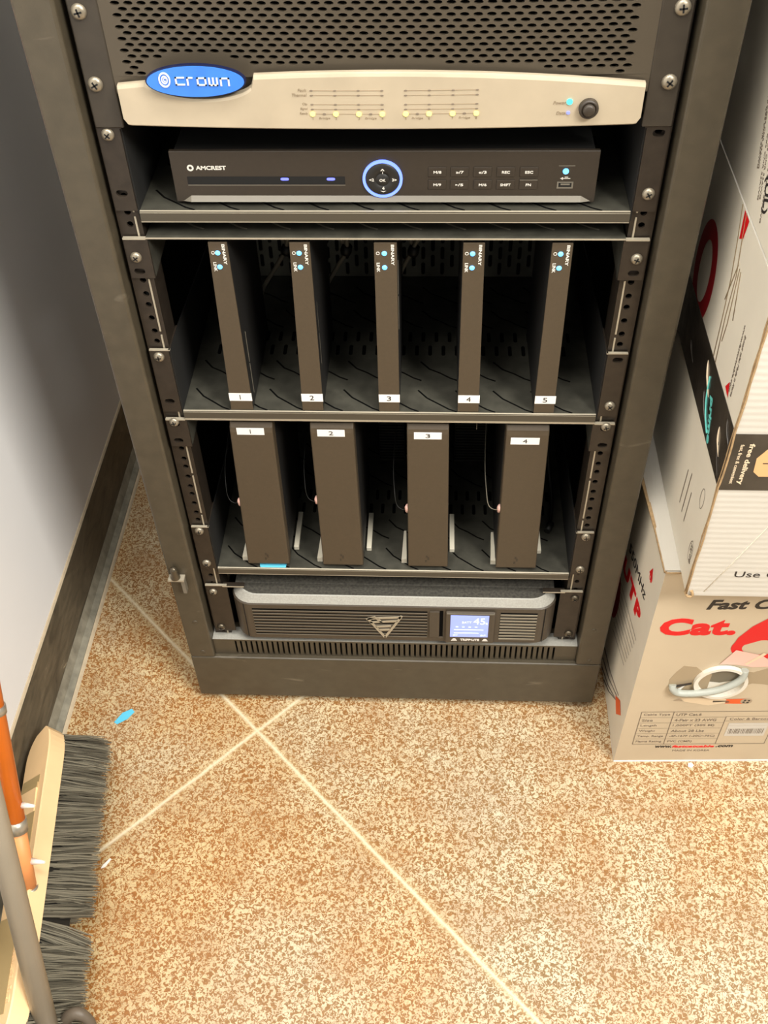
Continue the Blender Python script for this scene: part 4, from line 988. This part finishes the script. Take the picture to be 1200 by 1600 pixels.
C_ = thing('cardboard_box', 'white cable box with safety marks, topmost of the stack', 'box', (420, 60, 790), 'stacked cable boxes')
cx0 = 320.5; bx = MB(); quadbox(bx, cx0, 735, lambda x: -121.0, 262, 790, 1190, CARDW, CARDS, CARDW); bx.build('carton', None, C_)
ct = MB(); SX = cx0 - .1
for k, (y_, z_, l_) in enumerate(((40, 880, 120), (34, 872, 110), (22, 872, 130), (14, 866, 120), (2, 862, 130))):
    ct.text('fastcat cable 550MHz UTP type CMR 23AWG', (SX, y_, z_ + 60), (0, -0.35, -1), (0, -1, .35), l_, 4.2, INKG, th=.3)
ct.text('(UL)', (SX, -26, 834), (0, -0.5, -1), (0, -1, .5), 30, 16, INKB, th=.35, bold=.02)
ct.build('lettering', None, C_)

# ------------------------------------------------------------------ push broom
br = thing('push_broom', 'push broom with pale wooden head and dark grey bristles leaning at the wall corner', 'broom', (-440, -300, 30))
yaw = -0.14
def frame(yv):      # ridge point on the head at distance yv
    return Vector((-443.5 - (yv + 127) * 0.137, yv, 112))
an = math.radians(47)
bd_ = Vector((math.cos(an), 0, -math.sin(an)))       # bristle direction
td_ = Vector((-math.sin(an), 0, -math.cos(an)))      # across the top face
Wb, Tb = 56.0, 23.0
def P(yv, a, b_): return frame(yv) + td_ * a + bd_ * b_
blk = MB()
y0, y1 = -124, -505; secs = []
for k in range(49):
    yv = y0 + (y1 - y0) * k / 48; e = min(abs(yv - y0), abs(yv - y1))
    s_ = math.sqrt(max(0, 1 - (1 - min(1, e / 46)) ** 2)) if e < 46 else 1.0
    wv = max(0.05, s_) * 1.0; c0 = Wb * (0.30) * (1 - wv); c1 = Wb - Wb * 0.70 * (1 - wv)
    secs.append([P(yv, c0 + 1.5, 0), P(yv, c0, 1.5), P(yv, c0, Tb), P(yv, c1, Tb), P(yv, c1, 1.5), P(yv, c1 - 1.5, 0)])
vs = [[blk.bm.verts.new(p) for p in s_] for s_ in secs]; n = 6
for i in range(len(vs) - 1):
    for j in range(n):
        f = blk.bm.faces.new([vs[i][j], vs[i][(j + 1) % n], vs[i + 1][(j + 1) % n], vs[i + 1][j]]); f.material_index = blk.mi(WOOD)
blk.bm.faces.new(vs[0][::-1]); blk.bm.faces.new(vs[-1])
blk_o = blk.build('wooden_head', None, br)
# raised socket step and recessed shaded bed for the handle
sk = MB()
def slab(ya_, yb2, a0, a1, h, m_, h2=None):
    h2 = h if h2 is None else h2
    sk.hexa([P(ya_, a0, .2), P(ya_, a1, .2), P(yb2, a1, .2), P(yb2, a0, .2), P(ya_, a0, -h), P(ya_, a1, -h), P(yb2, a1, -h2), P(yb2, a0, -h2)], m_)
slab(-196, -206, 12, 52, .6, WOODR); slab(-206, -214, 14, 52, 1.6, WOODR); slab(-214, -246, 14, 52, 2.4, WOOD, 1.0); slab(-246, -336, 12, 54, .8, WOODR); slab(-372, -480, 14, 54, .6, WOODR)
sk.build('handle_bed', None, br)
tx = MB(); q = P(-470, 24, -.6); tx.text('RUBBER', q, (frame(-380) - frame(-470)), -td_, 84, 17, WOOD, bold=.03, th=.8); tx.build('lettering', None, br)
rb = random.Random(11)
bs = MB(); cnt = 0
for k in range(3600):
    yv = y0 - 4 + (y1 - y0 + 10) * rb.random(); a = rb.uniform(2.5, Wb - 8) ** 1.0
    clump = math.sin(yv * 0.55) * 0.9 + math.sin(yv * 0.23 + 1) * 1.6
    skew = -0.40 + 0.16 * (y0 - yv) / (y0 - y1) + 0.08 * math.sin(yv * 0.031 + 0.6) + rb.gauss(0, .035)
    if -400 < yv < -372: skew += 0.20
    if -372 <= yv < -352: skew -= 0.14
    L_ = 70 + rb.uniform(-3, 3); p0 = P(yv, a, Tb - 1)
    dr = (bd_ + Vector((0, -skew, 0)) + td_ * rb.gauss(0, .03) * 1).normalized()
    p2 = p0 + dr * L_ + Vector((0, clump * -0.6, -2 - abs(rb.gauss(0, 1.5)))); p1 = (p0 + p2) / 2 + Vector((0, clump, 1.2))
    if p2.z < 3: p2.z = 3 + rb.random() * 2
    w_ = rb.uniform(.55, 1.05); m_ = (BRISA, BRISB, BRISA, BRISA, BRISB)[rb.randrange(5)]; kk_ = bs.mi(m_)
    sd_ = Vector((0, 1, 0)); nn = td_ * -1
    R = []
    for p, s_ in ((p0, 1), (p1, .95), (p2, .6)):
        R.append([bs.bm.verts.new(p + sd_ * w_ * s_), bs.bm.verts.new(p - sd_ * w_ * s_), bs.bm.verts.new(p + nn * w_ * s_ * .8)])
    for i in range(2):
        for j in range(3):
            f = bs.bm.faces.new([R[i][j], R[i][(j + 1) % 3], R[i + 1][(j + 1) % 3], R[i + 1][j]]); f.material_index = kk_
bs.build('bristles', None, br, kind='stuff')
core = MB(); yy = y0 - 8
core.hexa([P(yy, 6, Tb), P(yy, Wb - 8, Tb), P(y1 + 8, Wb - 8, Tb), P(y1 + 8, 6, Tb), P(yy + 20, 16, Tb + 46), P(yy + 20, Wb - 14, Tb + 46), P(y1 + 16, Wb - 14, Tb + 46), P(y1 + 16, 16, Tb + 46)], BRISC)
core.build('bristle_bed', None, br)
# orange handle
h0 = Vector((-416.8, -344.8, 95.0)); h1 = Vector((-474, 223.6, 1150.0)); hd = (h1 - h0).normalized()
h0 = h0 + Vector((0, 0, 3))
at = lambda t_: h0 + hd * t_
hn = MB().tube([at(95), at(1190)], 10.6, 20).build('handle', HANDLE, br)
MB().tube([at(4), at(88)], 9.6, 20).build('handle_tip', HANDLEP, br)
MB().tube([at(84), at(100)], 11.8, 20).build('ferrule', STEEL, br)
MB().tube([at(0), at(8)], 11.2, 20).build('socket_ring', STEEL, br)
MB().tube([at(236), at(246)], 12.2, 20).build('band', STEEL, br)
for t_, s_ in ((120, 1), (44, 1)):
    c = at(t_); wn = MB()
    q = c + Vector((9, 0, -2)); wn.tube([q, q + Vector((17, -2, 3))], [4.2, 1.6], 8, SCRAP); wn.tube([q, q + Vector((-3, 3, 8))], [2.6, 1.0], 8, SCRAP); wn.tube([c, q + Vector((1, 0, 0))], 2.6, 8, SCRAP)
    wn.build('wing_bolt', None, br)

# ------------------------------------------------------------------ grey mop pole
mp_ = thing('mop', 'grey metal mop pole crossing in front of the broom head', 'mop', (-360, -500, 0))
g0 = Vector((-367.9, -479.7, 70)); g1 = Vector((-474, 96, 1150)); gd = (g1 - g0).normalized(); gat = lambda t_: g0 + gd * t_
MB().tube([gat(-6), gat(1220)], 12.4, 24).build('pole', POLEM, mp_)
MB().tube([gat(-34), gat(-6)], [10.5, 12.9], 20).build('pole_socket', RUBW, mp_)
for t_, o_ in ((0, 9), (-1, -6)):
    q = gat(t_) + Vector((o_, -6, 7)); MB().lathe(q, (0.1, -.5, .8), [(2.0, -2), (2.0, 1.5), (0, 2)], 10, SCRAP).build('rivet', None, mp_)
jt = MB(); c = Vector((-338, -474, 58))
jt.tube(smooth_path([c + Vector((-16, 0, -20)), c + Vector((-12, 3, 2)), c + Vector((2, 6, 14)), c + Vector((14, 2, 4)), c + Vector((18, -6, -22))]), [5, 6, 6.5, 6.5, 6.5, 7, 7, 7, 7, 7, 7, 7, 7, 7, 7, 6.5, 6, 6, 6, 6, 5.5, 5.5, 5, 5, 5], 10, RUBW)
jt.build('swivel_clip', None, mp_)
MB().flat([(-372, -470), (-318, -462), (-300, -500), (-306, -620), (-420, -640), (-424, -500)], 2, 20).build('mop_plate', RUBW, mp_, 3)
MB().box(-376, -352, -512, -488, 20, 46).build('plate_hinge', RUBW, mp_, 3)
# ------------------------------------------------------------------ scraps on the floor
tag(MB().flat([(-402, -56), (-397, -59), (-384, -50), (-376, -38), (-381, -33), (-393, -40)], 0.1, 0.9).build('tape_scrap', BLUET), 'small blue tape scrap on the floor near the broom', 'tape scrap')
tag(MB().flat([(404, -104), (409, -106), (412, -102), (409, -98), (405, -99)], 0.1, 2.2).build('paper_scrap', SCRAP), 'tiny white paper scrap on the floor before the bottom box', 'paper scrap')
tag(MB().flat([(-371, -272), (-366, -270), (-360, -259), (-362, -258), (-369, -267)], 0.1, 1.2).build('paper_scrap', SCRAP), 'tiny white paper scrap on the floor by the bristle tips', 'paper scrap')
for o in bpy.data.objects:
    if '_w' in o: del o['_w']
